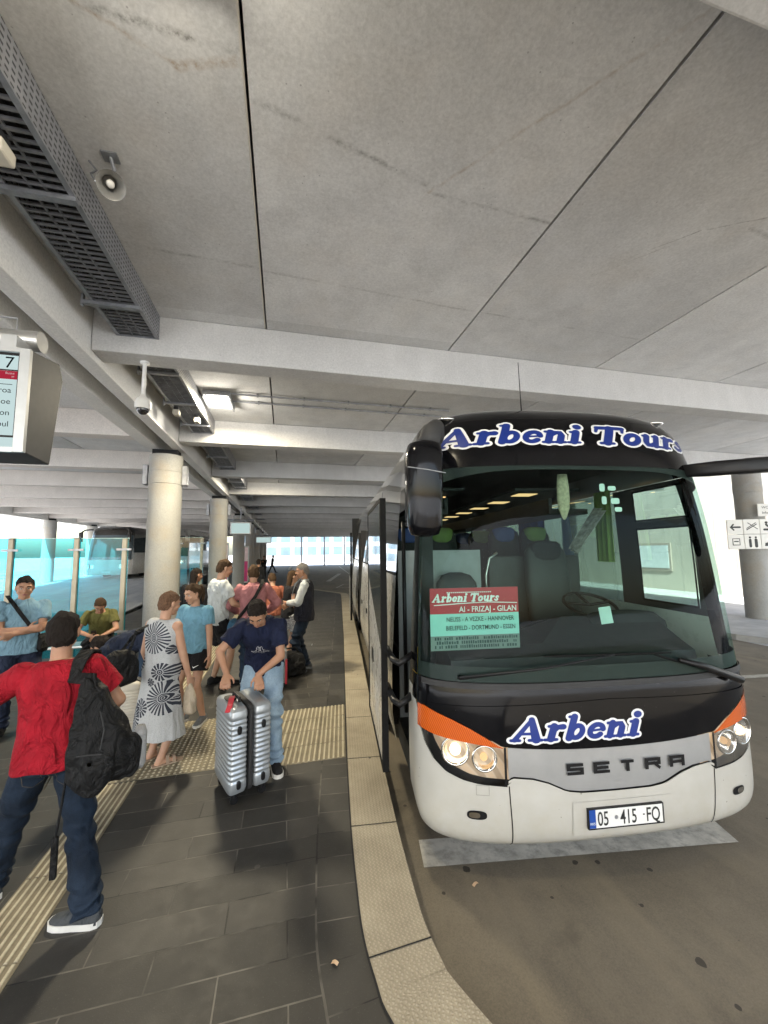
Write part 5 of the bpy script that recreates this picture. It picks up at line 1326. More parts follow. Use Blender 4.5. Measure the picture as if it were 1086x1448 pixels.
    for i in range(2):
        sg = -1 if i == 0 else 1
        d = (wr[i]-elb[i]).normalized()
        pn = V(palm[i]) if palm and palm[i] else V((-sg, .15, 0))
        if palm and palm[i] and len(palm[i]) == 6: d = V(palm[i][3:]).normalized(); pn = V(palm[i][:3])
        pn = (pn - d*pn.dot(d)).normalized(); sx = d.cross(pn)
        if sx.y < 0 and abs(d.z) > .5: pass
        w0 = wr[i]
        rings(b, [ering(w0+d*k, sx, pn, rx, ry, 14) for k, rx, ry in ((-.02, .026, .02), (.01, .03, .018), (.045, .04, .017), (.085, .043, .015), (.098, .036, .011))])
        for q, (ox, L) in enumerate(((-.036, .066), (-.012, .08), (.012, .084), (.036, .072))):
            st = w0 + d*.09 + sx*ox; cu = curl[i]; dd = (d + sx*ox*2.2)
            d1 = (dd*math.cos(cu*.6)+pn*math.sin(cu*.6)).normalized(); d2 = (dd*math.cos(cu*1.7)+pn*math.sin(cu*1.7)).normalized()
            m_ = st+d1*L*.52; caps(b, st-d*.012, m_, .0098, .0088, 8); caps(b, m_, m_+d2*L*.5, .0088, .0072, 8)
        ts = 1 if (sx.y > 0 or abs(sx.y) < .2) else -1
        t0 = w0+d*.025+sx*ts*.034; t1 = t0+(d*.6+sx*ts*.65+pn*.35).normalized()*.04; t2 = t1+(d*.9+sx*ts*.15+pn*.5).normalized()*.032
        caps(b, t0, t1, .013, .0105, 8); caps(b, t1, t2, .0105, .008, 8)
    FD = []
    for i in range(2):
        a = R(fy[i]); d = V((math.sin(-a), math.cos(a), 0)); FD.append(d)
        p = ank[i]; g = p - V((0, 0, .06))
        caps(b, p-d*.02-V((0, 0, .045)), g+d*.12, .032, .026); caps(b, p, g-d*.03, .036, .034)
    b.transform(Matrix.Scale(s, 4))
    me = remesh(b, vox, 3, .5)
    body = mobj('body', me, skinm, t, True)
    # face bits
    if face:
        for sg in (-1, 1):
            e = bmesh.new(); ball(e, hh(sg*.031, .073, .008)*s, .0122*s); eo = mobj('eye', e, m_eye, t, True)
            e = bmesh.new(); ball(e, hh(sg*.031, .0800, .008)*s, .0062*s); mobj('iris', e, m_iris, eo, True)
            e = bmesh.new(); tube(e, [hh(sg*.014, .096, .032)*s, hh(sg*.034, .090, .037)*s, hh(sg*.052, .076, .031)*s], [.004*s, .0045*s, .003*s], 6); mobj('eyebrow', e, hair or HD, t, True)
        e = bmesh.new(); ball(e, hh(0, .0925, -.056)*s, (.023*s, .006*s, .005*s), HM); ball(e, hh(0, .091, -.065)*s, (.019*s, .006*s, .005*s), HM); mobj('mouth', e, m_lip, t, True)
    # hair
    if hairstyle:
        e = bmesh.new(); k = 1.0 if hairstyle != 'bun' else 1.06
        ball(e, hh(0, -.015, .034), (.086*k, .106*k, .097*k), HM, 20); ball(e, hh(0, -.045, -.01), (.080*k, .075*k, .095*k), HM, 18)
        e.transform(Matrix.Scale(s, 4)); m2 = remesh(e, .008 if vox < .015 else .014, 2)
        bm = bmesh.new(); bm.from_mesh(m2); hi = HM.inverted(); kill = []
        for v in bm.verts:
            p = hi @ (v.co/s - hc); nz = noise.noise(p*28)*.010
            lim = interp([(-.12, -.085), (-.05, -.075), (-.02, -.02), (.02, .015), (.045, .045), (.07, .072), (.12, .085)], p.y)
            if hairstyle in ('long', 'bun', 'pony'): lim -= .02 if p.y < .02 else 0
            if p.z < lim + nz: kill.append(v)
            v.co += v.normal*(noise.noise(V((p.x*70, p.y*70, p.z*18)))*.009+noise.noise(p*16)*.007)*s
        bmesh.ops.delete(bm, geom=kill, context='VERTS'); m3 = bpy.data.meshes.new('hair'); bm.to_mesh(m3); bm.free(); ho = mobj('hair', m3, hair, t, True)
        ex = bmesh.new(); got = False
        if hairstyle == 'bun': ball(ex, hh(.0, -.10, .05), .045); got = True
        if hairstyle == 'pony': tube(ex, [hh(0, -.09, .06), hh(.0, -.14, .05), hh(0, -.155, -.02), hh(0, -.14, -.10), hh(0, -.12, -.17)], [.02, .033, .034, .026, .006], 10); got = True
        if hairstyle == 'long': rings(ex, [ering(hh(0, -.06, z), HM @ V((1, 0, 0)), HM @ V((0, 1, 0)), rx, ry, 18) for z, rx, ry in ((.03, .075, .05), (-.05, .082, .055), (-.14, .085, .05), (-.22, .07, .035))]); got = True
        if got: ex.transform(Matrix.Scale(s, 4)); m4 = remesh(ex, .008, 2); wrinkle(m4, .004, (30, 30, 6), 2); mobj('hair', m4, hair, ho, True)
        else: ex.free()
    info = dict(t=t, s=s, sh=sh, elb=elb, wr=wr, knee=knee, ank=ank, spine=spine, hh=hh, HM=HM, hip=hip, hp=hp, body=body, tring=tring, FD=FD)
    # ---------------- top
    if top:
        ea = top.get('ease', .014); hem = top.get('hem', -.10); sl = top.get('sleeve', .55); amp = top.get('amp', .010)
        b = bmesh.new(); R_ = []
        if top.get('dress'):
            L = top['dress']
            for k, rx, ry in ((0, .27, .2), (.25, .25, .19), (.5, .225, .17), (.75, .20, .15), (.95, .18, .13)):
                zz = lerp(L, hip.z-.06, k); c = V((hip.x*(.3+.7*k), hip.y*(.3+.7*k), zz)); R_.append(ering(c, V((1, 0, 0)), V((0, 1, 0)), rx*wid, ry, 28, 2.2))
        else:
            c0 = [q for q in TOR if q[0] > hem+.02]
            r0 = max(.160, c0[0][1])
            R_.append(tring(hem, (r0+ea+.010), .122+ea+b_*.6, b_*.4))
        for a, rx, ry, oy in TOR:
            if a <= (hem+.02 if not top.get('dress') else -.02): continue
            neck = 1 if a > .5 else 0
            R_.append(tring(a, max(rx, .150 if a < .3 else 0)+(ea+max(0, .012*(1-abs(a)/.14)))*(.5 if neck else 1), ry+(ea+max(0, .014*(1-abs(a)/.14)))*(.5 if neck else 1), oy))
        if top.get('collar'): R_.append(tring(.545, .068, .062, -.008))
        rings(b, R_)
        if sl > 0:
            for i in range(2):
                ball(b, sh[i]-V((0, 0, .002)), .059+ea*.75)
                rr0 = .053+ea*.9; full = sl >= 1
                A = sh[i]; B = elb[i]; Cc = wr[i]
                if sl <= .9:
                    E_ = A.lerp(B, sl); tube(b, [A, A.lerp(B, sl*.5), E_], [rr0, rr0+.003, rr0+.004+top.get('flare', .0)], 18)
                else:
                    tube(b, [A, B], [rr0, .046+ea], 16); ball(b, B, .046+ea); tube(b, [B, B.lerp(Cc, min(1, sl-.02))], [.046+ea, .034+ea*.7], 16)
        elif top.get('strap', True):
            for i in range(2): ball(b, sh[i]-spine(.455)[1]*(-1 if i == 0 else 1)*.04+V((0,0,.008)), .045+ea)
        b.transform(Matrix.Scale(s, 4)); me = remesh(b, vox*.85, 4, .5); wrinkle(me, amp*s, top.get('wsc', (9, 9, 5)), top.get('seed', 1))
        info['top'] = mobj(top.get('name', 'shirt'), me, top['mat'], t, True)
    # ---------------- bottom
    if bottom:
        ea = bottom.get('ease', .012); L = bottom.get('len', 1.0); amp = bottom.get('amp', .008)
        b = bmesh.new()
        rings(b, [tring(a, rx, ry, oy) for a, rx, ry, oy in ((.05, .148+ea*.3, .105+ea*.3+b_*.5, b_*.4), (.0, .156+ea*.6, .112+ea*.6+b_*.4, b_*.3), (-.04, .160+ea, .118+ea, -.006), (-.10, .14+ea, .105+ea, -.004), (-.13, .10, .08, 0))])
        for i in range(2):
            A, K, F = hp[i], knee[i], ank[i]; Fe = F + V((0, 0, -.035))
            if L <= .5:
                E_ = A.lerp(K, L*2); tube(b, [A, A.lerp(E_, .5), E_], [.092+ea, .09+ea, .084+ea+bottom.get('flare', .0)], 18)
            else:
                tube(b, [A, A.lerp(K, .5), K], [.093+ea, .080+ea, .062+ea], 18); ball(b, K, .062+ea)
                E_ = K.lerp(Fe, min(1, (L-.5)*2)); tube(b, [K, K.lerp(E_, .5), E_], [.062+ea, .060+ea, .055+ea+bottom.get('flare', .0)], 18)
        b.transform(Matrix.Scale(s, 4)); me = remesh(b, vox*.85, 3, .5)
        kz = [k*s for k in knee]
        def fold(co):
            e = 0
            for k in kz:
                dz = co.z-k.z; e += .010*math.sin(dz*62+co.x*22+4*noise.noise(co*6))*math.exp(-(dz/.13)**2)
            dz = co.z-.12*s; e += .012*math.sin(dz*85+4*noise.noise(co*7))*math.exp(-(dz/.09)**2) if L > .9 else 0
            return e
        wrinkle(me, amp*s, (8, 8, 5), bottom.get('seed', 4), fold)
        info['bottom'] = mobj(bottom.get('name', 'trousers'), me, bottom['mat'], t, True)
    # ---------------- shoes
    if shoes[0]:
        for i in range(2):
            d = FD[i]; x = V((d.y, -d.x, 0)); up = V((0, 0, 1)); g = V((ank[i].x, ank[i].y, ank[i].z-.085))
            if fp[i]:
                Q = Matrix.Rotation(R(-fp[i]), 3, x); d = Q @ d; up = Q @ up
            b = bmesh.new(); RR = []
            for tt, w_, hgt in ((-.082, .014, .05), (-.075, .030, .075), (-.05, .038, .095), (-.01, .041, .105), (.04, .042, .088), (.09, .046, .068), (.14, .047, .056), (.175, .040, .048), (.195, .022, .038), (.20, .008, .03)):
                rg = []
                for k in range(17):
                    a = math.pi*k/16; rg.append(g + d*tt + x*(w_*math.copysign(abs(math.cos(a))**.7, math.cos(a))) + up*(.018+(hgt-.018)*math.sin(a)**.75))
                RR.append(rg)
            rings(b, RR); b.transform(Matrix.Scale(s, 4)); bmesh.ops.recalc_face_normals(b, faces=b.faces); so_ = mobj('shoe', b, shoes[0], t, True)
            b = bmesh.new(); pr = [(-.088, 0), (-.08, .026), (-.05, .040), (0, .044), (.05, .045), (.10, .050), (.15, .050), (.185, .040), (.205, .015)]
            out = [(tt, w_) for tt, w_ in pr] + [(tt, -w_) for tt, w_ in pr[::-1]]
            rings(b, [[g+d*tt+x*w_+up*z for tt, w_ in out] for z in (.0, .012, .026, .032)]); b.transform(Matrix.Scale(s, 4)); bmesh.ops.recalc_face_normals(b, faces=b.faces); mobj('sole', b, shoes[1] or m_sole, so_)
    return info

def ribbon_on(P, mesh_objs, pts, width, mat, name, label=None, cat=None, th=.006, group=None, lift=.006):
    """strap along world-ish local points (person frame) snapped outward onto the clothes"""
    pass
def decal(P, obj, o, x, y, strokes, mat, name, parent):
    """project 2D strokes from a plane in front of obj along its normal"""
    bm = bmesh.new(); bm.from_mesh(obj.data); bv = BVHTree.FromBMesh(bm)
    o, x, y = Vector(o), Vector(x).normalized(), Vector(y).normalized(); n = x.cross(y).normalized()
    def f(a, c, l):
        p = o + x*a + y*c
        hit = bv.ray_cast(p, -n)
        return (hit[0] if hit[0] else p - n*.2) + n*(.003+l)
    b = bmesh.new(); k = 0
    for pts, w in strokes: stroke(b, pts, w, f, k*.0003, True, .012); k += 1
    bm.free(); return mobj(name, b, mat, parent)
def PW(info):
    t = info['t']; return Matrix.Translation(Vector(t.location)) @ Matrix.Rotation(t.rotation_euler.z, 4, 'Z')
def flat_strap(b, pts, w, th, up=None):
    """flat band following pts; width direction = cross(dir, outward)"""
    pts = [Vector(p) for p in pts]; out = []
    for i, p in enumerate(pts):
        d = (pts[min(i+1, len(pts)-1)]-pts[max(0, i-1)]).normalized(); n = Vector(up[i] if isinstance(up[0], (tuple, list, Vector)) else up)
        n = (n-d*n.dot(d)).normalized(); x = d.cross(n)
        out.append([p+x*w/2+n*th/2, p-x*w/2+n*th/2, p-x*w/2-n*th/2, p+x*w/2-n*th/2])
    rings(b, out)
def bag_mesh(rs, vox=.010, amp=.012, sc=(7, 7, 6), seed=3, extra=None):
    """soft bag: rs = (centre, x-axis, y-axis, rx, ry)"""
    b = bmesh.new(); rings(b, [ering(c, Vector(x).normalized(), Vector(y).normalized(), rx, ry, 26, 2.6) for c, x, y, rx, ry in rs])
    if extra: extra(b)
    me = remesh(b, vox, 3); wrinkle(me, amp, sc, seed); return me
J_dark = denim('denim_dark', (.005, .008, .014), (.014, .024, .042)); J_mid = denim('denim_mid', (.012, .022, .042), (.03, .052, .09)); J_light = denim('denim_light', (.16, .24, .33), (.30, .40, .50))
C_red = cloth('shirt_red', (.30, .006, .016), .2, fold=.8); C_navy = cloth('shirt_navy', (.008, .012, .035)); C_pol = cloth('shirt_pale_blue', (.17, .29, .37), .1); C_lb = cloth('shirt_light_blue', (.15, .32, .43), .1)
C_wh = cloth('shirt_white', (.50, .53, .54), .06); C_pink = cloth('shirt_pink', (.36, .155, .165), .1); C_olive = cloth('shirt_olive', (.13, .125, .04)); C_black = cloth('cloth_black', (.012, .012, .014)); C_orange = cloth('shirt_orange', (.34, .12, .075)); C_dnav = cloth('trousers_navy', (.014, .020, .04)); C_vest = cloth('vest_navy', (.013, .014, .022), fold=.8); C_grey = cloth('cloth_grey', (.25, .25, .25))
C_bag = cloth('bag_black', (.0065, .0065, .007), .3, fold=1.0, rough=.7)
def dress_mat():
    s = NT('dress_patterned')
    g = s.sep(s.co()); x, z = g[0], g[2]; y = g[1]
    base = s.mix(s.ramp(s.noise(150, 2, .6), [(.5, 0.), (.62, .35)]), (.46, .47, .48), (.19, .20, .22))
    ink = None
    for cx, cz, r0, r1, n in ((.02, 1.22, .045, .155, 26), (-.17, .98, .03, .10, 18), (.12, .90, .03, .085, 14), (.16, .66, .045, .155, 26), (-.06, .56, .03, .085, 14), (-.19, .45, .05, .14, 24), (.02, .80, .0, .04, 8), (.19, 1.10, .0, .05, 10)):
        dx = s.math('SUBTRACT', x, cx); dz = s.math('SUBTRACT', z, cz)
        r = s.math('SQRT', s.math('ADD', s.math('MULTIPLY', dx, dx), s.math('MULTIPLY', dz, dz)))
        a = s.math('ARCTAN2', dz, dx)
        st = s.math('GREATER_THAN', s.math('SINE', s.math('MULTIPLY', a, n)), s.math('MULTIPLY_ADD', r, 7.0, -.9))
        ringm = s.math('MULTIPLY', s.math('MULTIPLY', s.math('LESS_THAN', r, r1), s.math('GREATER_THAN', r, r0)), st)
        core = s.math('MULTIPLY', s.math('LESS_THAN', r, r0*.92), s.math('GREATER_THAN', s.math('SINE', s.math('MULTIPLY', r, 420.)), -.6))
        m = s.math('MAXIMUM', ringm, core); ink = m if ink is None else s.math('MAXIMUM', ink, m)
    c = s.mix(ink, base, (.035, .04, .055))
    return s.bsdf(Base_Color=c, Roughness=.85, Normal=s.bump(s.noise(6, 3, .5, vec=s.mapp((2, 2, .5)), dist=.8), .6, .03), Specular_IOR_Level=.2)

# 1 -- man in the red shirt, nearest
p1 = person('man in a bright red T-shirt and dark jeans seen from behind nearest the camera', (-1.33, 2.93), 14, 1.73, hip=(.0, .0, .90), lean=(2, 6), side=-1.5, head=(-3, 2),
    lh=(-.43, .26, 1.02), rh=(.24, .26, .98), eh=((-1, -.35, -.1), (.8, -.8, -.2)), world_feet=((-1.70, 3.10), (-1.05, 2.76)), fy=(40, 62), vox=.0075, hair=HD, hairstyle='short', kh=((-.5, 1, 0), (-.1, 1, 0)),
    top=dict(mat=C_red, sleeve=.66, hem=-.085, ease=.024, amp=.019, seed=2, flare=.008, wsc=(5, 5, 3.6)), bottom=dict(mat=J_dark, ease=.016, amp=.012, seed=5, flare=.004), shoes=(m_shoen, m_sole), group='people waiting on the platform')
s = p1['s']
# belt loop, waistband and pocket seams of the jeans
def seam(info, key, o, x, y, strokes, mat, name='seam'): decal(None, info[key], o, x, y, strokes, mat, name, info[key])
m_stitch = M('stitching', (.10, .075, .045), .8)
seam(p1, 'bottom', (0, -.40, .90*s), (1, 0, 0), (0, 0, 1), [([(-.13, -.045), (-.03, -.05)], .0025), ([(.03, -.05), (.13, -.045)], .0025), ([(-.13, -.045), (-.125, -.15), (-.08, -.175), (-.035, -.15), (-.03, -.05)], .0025), ([(.03, -.05), (.035, -.15), (.08, -.175), (.125, -.15), (.13, -.045)], .0025), ([(-.16, .03), (0, .022), (.16, .03)], .003), ([(0, .02), (0, -.14)], .003)], m_stitch)
# black sling backpack hanging from his right shoulder
W = PW(p1); V = Vector
sp = W @ (p1['sh'][1]*s + V((-.035, -.03, .075)))
rs = []
for z, cx, cyy, rx, ry in ((1.46, -1.105, 2.79, .035, .03), (1.39, -1.085, 2.77, .062, .05), (1.30, -1.06, 2.76, .09, .07), (1.20, -1.035, 2.75, .125, .085), (1.10, -1.015, 2.75, .155, .10), (1.01, -1.0, 2.75, .168, .105), (.94, -.995, 2.755, .165, .10), (.90, -1.0, 2.76, .135, .08), (.885, -1.005, 2.765, .085, .05)):
    rs.append((V((cx, cyy, z+PZ-.13)), (1, .15, 0), (0, 1, 0), rx, ry))
me = bag_mesh(rs, .008, .026, (7, 7, 5), 7, lambda b: (ball(b, (-1.02, 2.665, 1.0), (.11, .05, .13)), ball(b, (-.86, 2.77, 1.02), (.045, .07, .12))))
bp = tag(mobj('backpack', me, C_bag, None, True), 'slack black backpack hung over the right shoulder of the man in red', 'backpack')
b = bmesh.new(); flat_strap(b, [sp+V((.0, .17, -.10)), sp+V((-.005, .12, .0)), sp+V((-.005, .02, .028)), sp+V((-.005, -.07, -.01)), sp+V((-.01, -.115, -.10)), V((-1.10, 2.775, 1.47)), V((-1.085, 2.745, 1.38))], .075, .014, [(0, 1, .4), (0, .7, 1), (0, 0, 1), (0, -.7, .8), (0, -1, .3), (0, -1, .1), (0, -1, 0)]); mobj('shoulder_strap', b, C_bag, bp)
b = bmesh.new(); tube(b, [V((-1.13, 2.74, 1.12)), V((-1.17, 2.72, .98)), V((-1.185, 2.715, .80)), V((-1.20, 2.71, .66))], .007, 6); boxmm(b, (-1.215, 2.70, .45), (-1.187, 2.72, .66)); mobj('loose_strap', b, C_bag, bp)
b = bmesh.new(); disc(b, (0, 0), .011, lambda x, y, l: V((-1.02+x, 2.612, 1.06+y))); bmesh.ops.solidify(b, geom=b.faces[:], thickness=.008); mobj('snap', b, M('brass', (.6, .45, .2), .3, 1), bp)
b = bmesh.new(); tube(b, [V((-1.09, 2.63, 1.10)), V((-1.03, 2.612, 1.11)), V((-.97, 2.63, 1.10))], .004, 6); tube(b, [V((-1.0, 2.665, 1.32)), V((-.97, 2.65, 1.22)), V((-.98, 2.635, 1.12))], .004, 6); mobj('zip', b, m_blackm, bp)
b = bmesh.new(); rings(b, [ering(V((-.832, 2.80, z)), V((1, 0, 0)), V((0, 1, 0)), r, r*.9, 16) for z, r in ((.93, .025), (.96, .036), (1.13, .037), (1.17, .025))]); mobj('side_pocket', b, C_grey, bp, True)

# 2 -- man in pale blue polo at the left
p2 = person('man in a pale blue polo with dark cross strap, arms folded at the left edge', (-3.08, 5.85), 205, 1.83, lean=(2, 4), head=(4, 12), lh=(.05, .25, 1.10), rh=(-.06, .24, 1.14), eh=((-1, -.1, -.5), (1, -.1, -.5)), palm=((0, -1, .2), (0, -1, .2)), belly=.03, wid=1.06, lf=(-.13, .05, 0), rf=(.12, 0, 0), vox=.009,
    top=dict(mat=C_pol, sleeve=.62, collar=True, hem=-.06, ease=.016, amp=.012, seed=3), bottom=dict(mat=C_dnav, seed=2, ease=.014), shoes=(m_shoeb, m_shoeb))
W = PW(p2); s = p2['s']
b = bmesh.new(); flat_strap(b, [W @ (V(q)*s) for q in ((.15, -.06, 1.50), (.11, .08, 1.46), (.02, .165, 1.32), (-.08, .185, 1.16), (-.17, .10, 1.02), (-.18, -.03, .98))], .04, .008, [(0, 0, 1), tuple(W.to_3x3() @ V((0, 1, .7))), tuple(W.to_3x3() @ V((0, 1, .1))), tuple(W.to_3x3() @ V((0, 1, 0))), tuple(W.to_3x3() @ V((-1, .6, 0))), tuple(W.to_3x3() @ V((-1, 0, 0)))])
sb = tag(mobj('sling_bag', b, C_bag), 'small dark cross body bag worn by the man in the pale blue polo', 'bag')
me = bag_mesh([(W @ (V((-.20, .05+.0, z))*s), W.to_3x3() @ V((.5, 1, 0)), W.to_3x3() @ V((-1, .5, 0)), rx, ry) for z, rx, ry in ((1.05, .05, .02), (1.02, .09, .04), (.88, .10, .045), (.84, .06, .03))], .01, .006); mobj('pouch', me, C_bag, sb, True)

# 3 -- seated man in olive
p3 = person('seated man in an olive T-shirt bending over a phone in front of the blue glass', (-3.22, 8.42), 195, 1.84, hip=(0, -.03, .555), lean=(22, 40), head=(5, 30), lh=(-.05, .45, .62), rh=(.10, .44, .64), lf=(-.16, .42, 0), rf=(.15, .44, 0), eh=((-1, -.3, -.2), (1, -.3, -.2)), vox=.010,
    top=dict(mat=C_olive, sleeve=.6, hem=-.08, ease=.02), bottom=dict(mat=C_black, ease=.014), shoes=(m_shoeb, m_sole), hair=HB_)
W = PW(p3); b = bmesh.new(); boxmm(b, (-.037, -.07, -.005), (.037, .07, .005)); b.transform(W @ Matrix.Translation(V((.04, .52, .70))*p3['s']) @ Matrix.Rotation(R(35), 4, 'X')); tag(mobj('phone', b, m_black), 'dark phone held by the seated man in olive', 'phone')

# 4 -- person bending down behind the red shirt
p4 = person('person in dark blue denim bent far forward over luggage behind the red shirt', (-1.66, 5.55), 78, 1.86, hip=(0, -.14, .96), lean=(88, 122), head=(0, -10), lh=(-.16, .55, .52), rh=(.16, .55, .52), lf=(-.13, -.05, 0), rf=(.13, 0, 0), vox=.010,
    top=dict(mat=C_dnav, sleeve=1.0, hem=.0, ease=.022), bottom=dict(mat=J_mid, ease=.016), shoes=(m_shoeb, m_sole), hair=HD)

# 5 -- woman in the patterned dress
p5 = person('woman in a sleeveless white dress with dark sunburst circles, seen from behind', (-1.20, 4.58), -34, 1.70, hip=(0, 0, .90), lean=(0, 6), head=(-14, 10), lh=(-.25, .10, .84), rh=(.27, .12, .80), lf=(-.11, .03, 0), rf=(.10, -.04, 0), fy=(-8, -30), vox=.008, skinm=SK2, hair=HL, hairstyle='short', wid=1.06, belly=.02,
    top=dict(mat=dress_mat(), name='dress', dress=.27, sleeve=0, ease=.022, amp=.018, wsc=(7, 7, 2.2)), bottom=None, shoes=(None, None))
m_sand = M('sandal_tan', (.30, .22, .16), .6)
for i in range(2):
    s = p5['s']; g = (p5['ank'][i]-V((0, 0, .085)))*s; d = p5['FD'][i]; x = V((d.y, -d.x, 0))
    b = bmesh.new(); rings(b, [[g+d*tt*s+x*w_*s+V((0, 0, z)) for tt, w_ in [(-.085, .028), (-.05, .038), (.05, .042), (.13, .048), (.19, .035), (.205, 0), (.19, -.035), (.13, -.048), (.05, -.042), (-.05, -.038), (-.085, -.028)]] for z in (-.002, .018)]); bmesh.ops.recalc_face_normals(b, faces=b.faces); sd_ = mobj('sandal', b, m_sand, p5['t'])
    b = bmesh.new()
    for tt, hgt in ((.11, .058), (.05, .08)): flat_strap(b, [g+(d*tt+x*.045*math.cos(a))*s+V((0, 0, .01+hgt*math.sin(a))) for a in [math.pi*k/8 for k in range(9)]], .028, .004, [tuple(x*math.cos(a)+V((0, 0, math.sin(a)+.01))) for a in [math.pi*k/8 for k in range(9)]])
    mobj('sandal_strap', b, m_sand, sd_)
W = PW(p5); s = p5['s']; sh = W @ (p5['sh'][0]*s)
c = V((-1.50, 4.40, 1.13))
me = bag_mesh([(c+V((0, 0, z)), (.8, .6, 0), (-.6, .8, 0), rx, ry) for z, rx, ry in ((-.17, .08, .05), (-.15, .14, .08), (0, .155, .085), (.12, .12, .06), (.16, .06, .03))], .01, .014, (8, 8, 8), 5)
hb = tag(mobj('shoulder_bag', me, C_bag, None, True), 'black shoulder bag on the left shoulder of the woman in the patterned dress', 'bag')
b = bmesh.new(); flat_strap(b, [c+V((.06, .02, .14)), c+V((.10, .06, .32)), sh+V((.02, -.075, .02)), sh+V((.035, -.01, .068)), sh+V((.03, .07, .0)), c+V((.03, .19, .25)), c+V((-.03, .10, .13))], .028, .008, [(-.3, -1, 0), (-.3, -1, .2), (-.2, -1, .8), (0, 0, 1), (.2, 1, .5), (.2, 1, .2), (.2, 1, 0)]); mobj('strap', b, C_bag, hb)
hw = W @ (p5['wr'][1]*s)
me = bag_mesh([(hw+V((.01, 0, z)), (.6, -.8, 0), (.8, .6, 0), rx, ry) for z, rx, ry in ((-.36, .05, .03), (-.33, .09, .05), (-.22, .10, .05), (-.12, .06, .03), (-.06, .02, .015))], .009, .008)
tag(mobj('beige_bag', me, cloth('bag_beige', (.50, .42, .32)), None, True), 'small beige bag held low by the woman in the patterned dress', 'bag')

# 6 -- person in light blue T-shirt and black shorts
p6 = person('person in a light blue T-shirt, black shorts and grey trainers with a dark ponytail', (-1.06, 5.52), 152, 1.70, lean=(2, 5), head=(-12, 14), lh=(-.27, .08, .80), rh=(.20, .24, .95), lf=(-.13, .0, 0), rf=(.12, .06, 0), fy=(14, -18), vox=.008, skinm=SK2, hair=HB_, hairstyle='pony', wid=1.02,
    top=dict(mat=C_lb, sleeve=.6, hem=-.05, ease=.020, amp=.018, seed=6), bottom=dict(mat=C_black, len=.30, ease=.02, flare=.012, name='shorts'), shoes=(m_shoeg, m_sole))
s = p6['s']; decal(None, p6['bottom'], (-.13*s, .35, .72*s), (-1, 0, 0), (0, 0, 1), [([(-.03, .0), (-.015, -.012), (.035, .014)], [.003, .012, .003])], m_white, 'swoosh_mark', p6['bottom'])
# 7 -- tall man in white
p7 = person('tall man in a white T-shirt and black shorts looking to the right', (-1.02, 6.85), -62, 1.98, lean=(2, 6), head=(-8, 14), lh=(-.12, .34, 1.0), rh=(.16, .36, 1.03), lf=(-.13, .02, 0), rf=(.11, .10, 0), vox=.009, skinm=SK2, hair=HB_,
    top=dict(mat=C_wh, sleeve=.68, hem=-.09, ease=.024, amp=.020, seed=8), bottom=dict(mat=C_black, len=.40, ease=.026, flare=.016, name='shorts'), shoes=(m_shoeb, m_shoeb))
# 8 -- someone behind him
p8 = person('dark haired person in black mostly hidden behind the tall man in white', (-1.62, 8.05), -20, 1.80, head=(-30, 5), vox=.011, hair=HD, hairstyle='long', top=dict(mat=C_black, sleeve=1.0), bottom=dict(mat=J_dark), shoes=(m_shoeb, m_sole))
# 9 -- man in pink
p9 = person('man in a faded pink long sleeved shirt with dark diagonal strap, seen from behind', (-.47, 6.75), 8, 1.88, lean=(3, 8), head=(-4, 12), lh=(-.22, .27, 1.02), rh=(.24, .26, 1.0), eh=((-1, -.6, -.2), (1, -.6, -.2)), vox=.009, hair=HB_, skinm=SK2, wid=1.06,
    top=dict(mat=C_pink, sleeve=1.0, hem=-.08, ease=.026, amp=.014, seed=9, collar=True), bottom=dict(mat=J_mid, seed=3), shoes=(m_shoeb, m_sole))
W = PW(p9); s = p9['s']; r3 = W.to_3x3()
b = bmesh.new(); flat_strap(b, [W @ (V(q)*s) for q in ((.13, .10, 1.45), (.13, .0, 1.505), (.11, -.10, 1.45), (.02, -.158, 1.28), (-.10, -.155, 1.12), (-.20, -.07, .98), (-.22, .0, .93))], .05, .008, [tuple(r3 @ V(q)) for q in ((0, 1, .5), (0, 0, 1), (0, -1, .5), (0, -1, .1), (-.2, -1, 0), (-1, -.6, 0), (-1, 0, 0))])
sbag = tag(mobj('messenger_bag', b, C_bag), 'blue messenger bag at the left hip of the man in pink', 'bag')
me = bag_mesh([(W @ (V((-.27, -.02, z))*s), r3 @ V((.3, 1, 0)), r3 @ V((1, -.3, 0)), rx, ry) for z, rx, ry in ((.66, .10, .05), (.69, .16, .075), (.85, .16, .08), (.94, .13, .05), (.96, .08, .03))], .01, .01); mobj('pouch', me, cloth('bag_blue', (.05, .13, .22)), sbag, True)
# 10 -- child in orange
p10 = person('smaller person in an orange and white top just right of the man in pink', (-.20, 8.5), 15, 1.66, lean=(5, 12), head=(5, 20), lh=(-.2, .2, .95), rh=(.26, .16, .9), vox=.010, hair=HB_, skinm=SK2, top=dict(mat=C_orange, sleeve=.7), bottom=dict(mat=C_grey, len=.35, name='shorts'), shoes=(m_shoeg, m_sole))
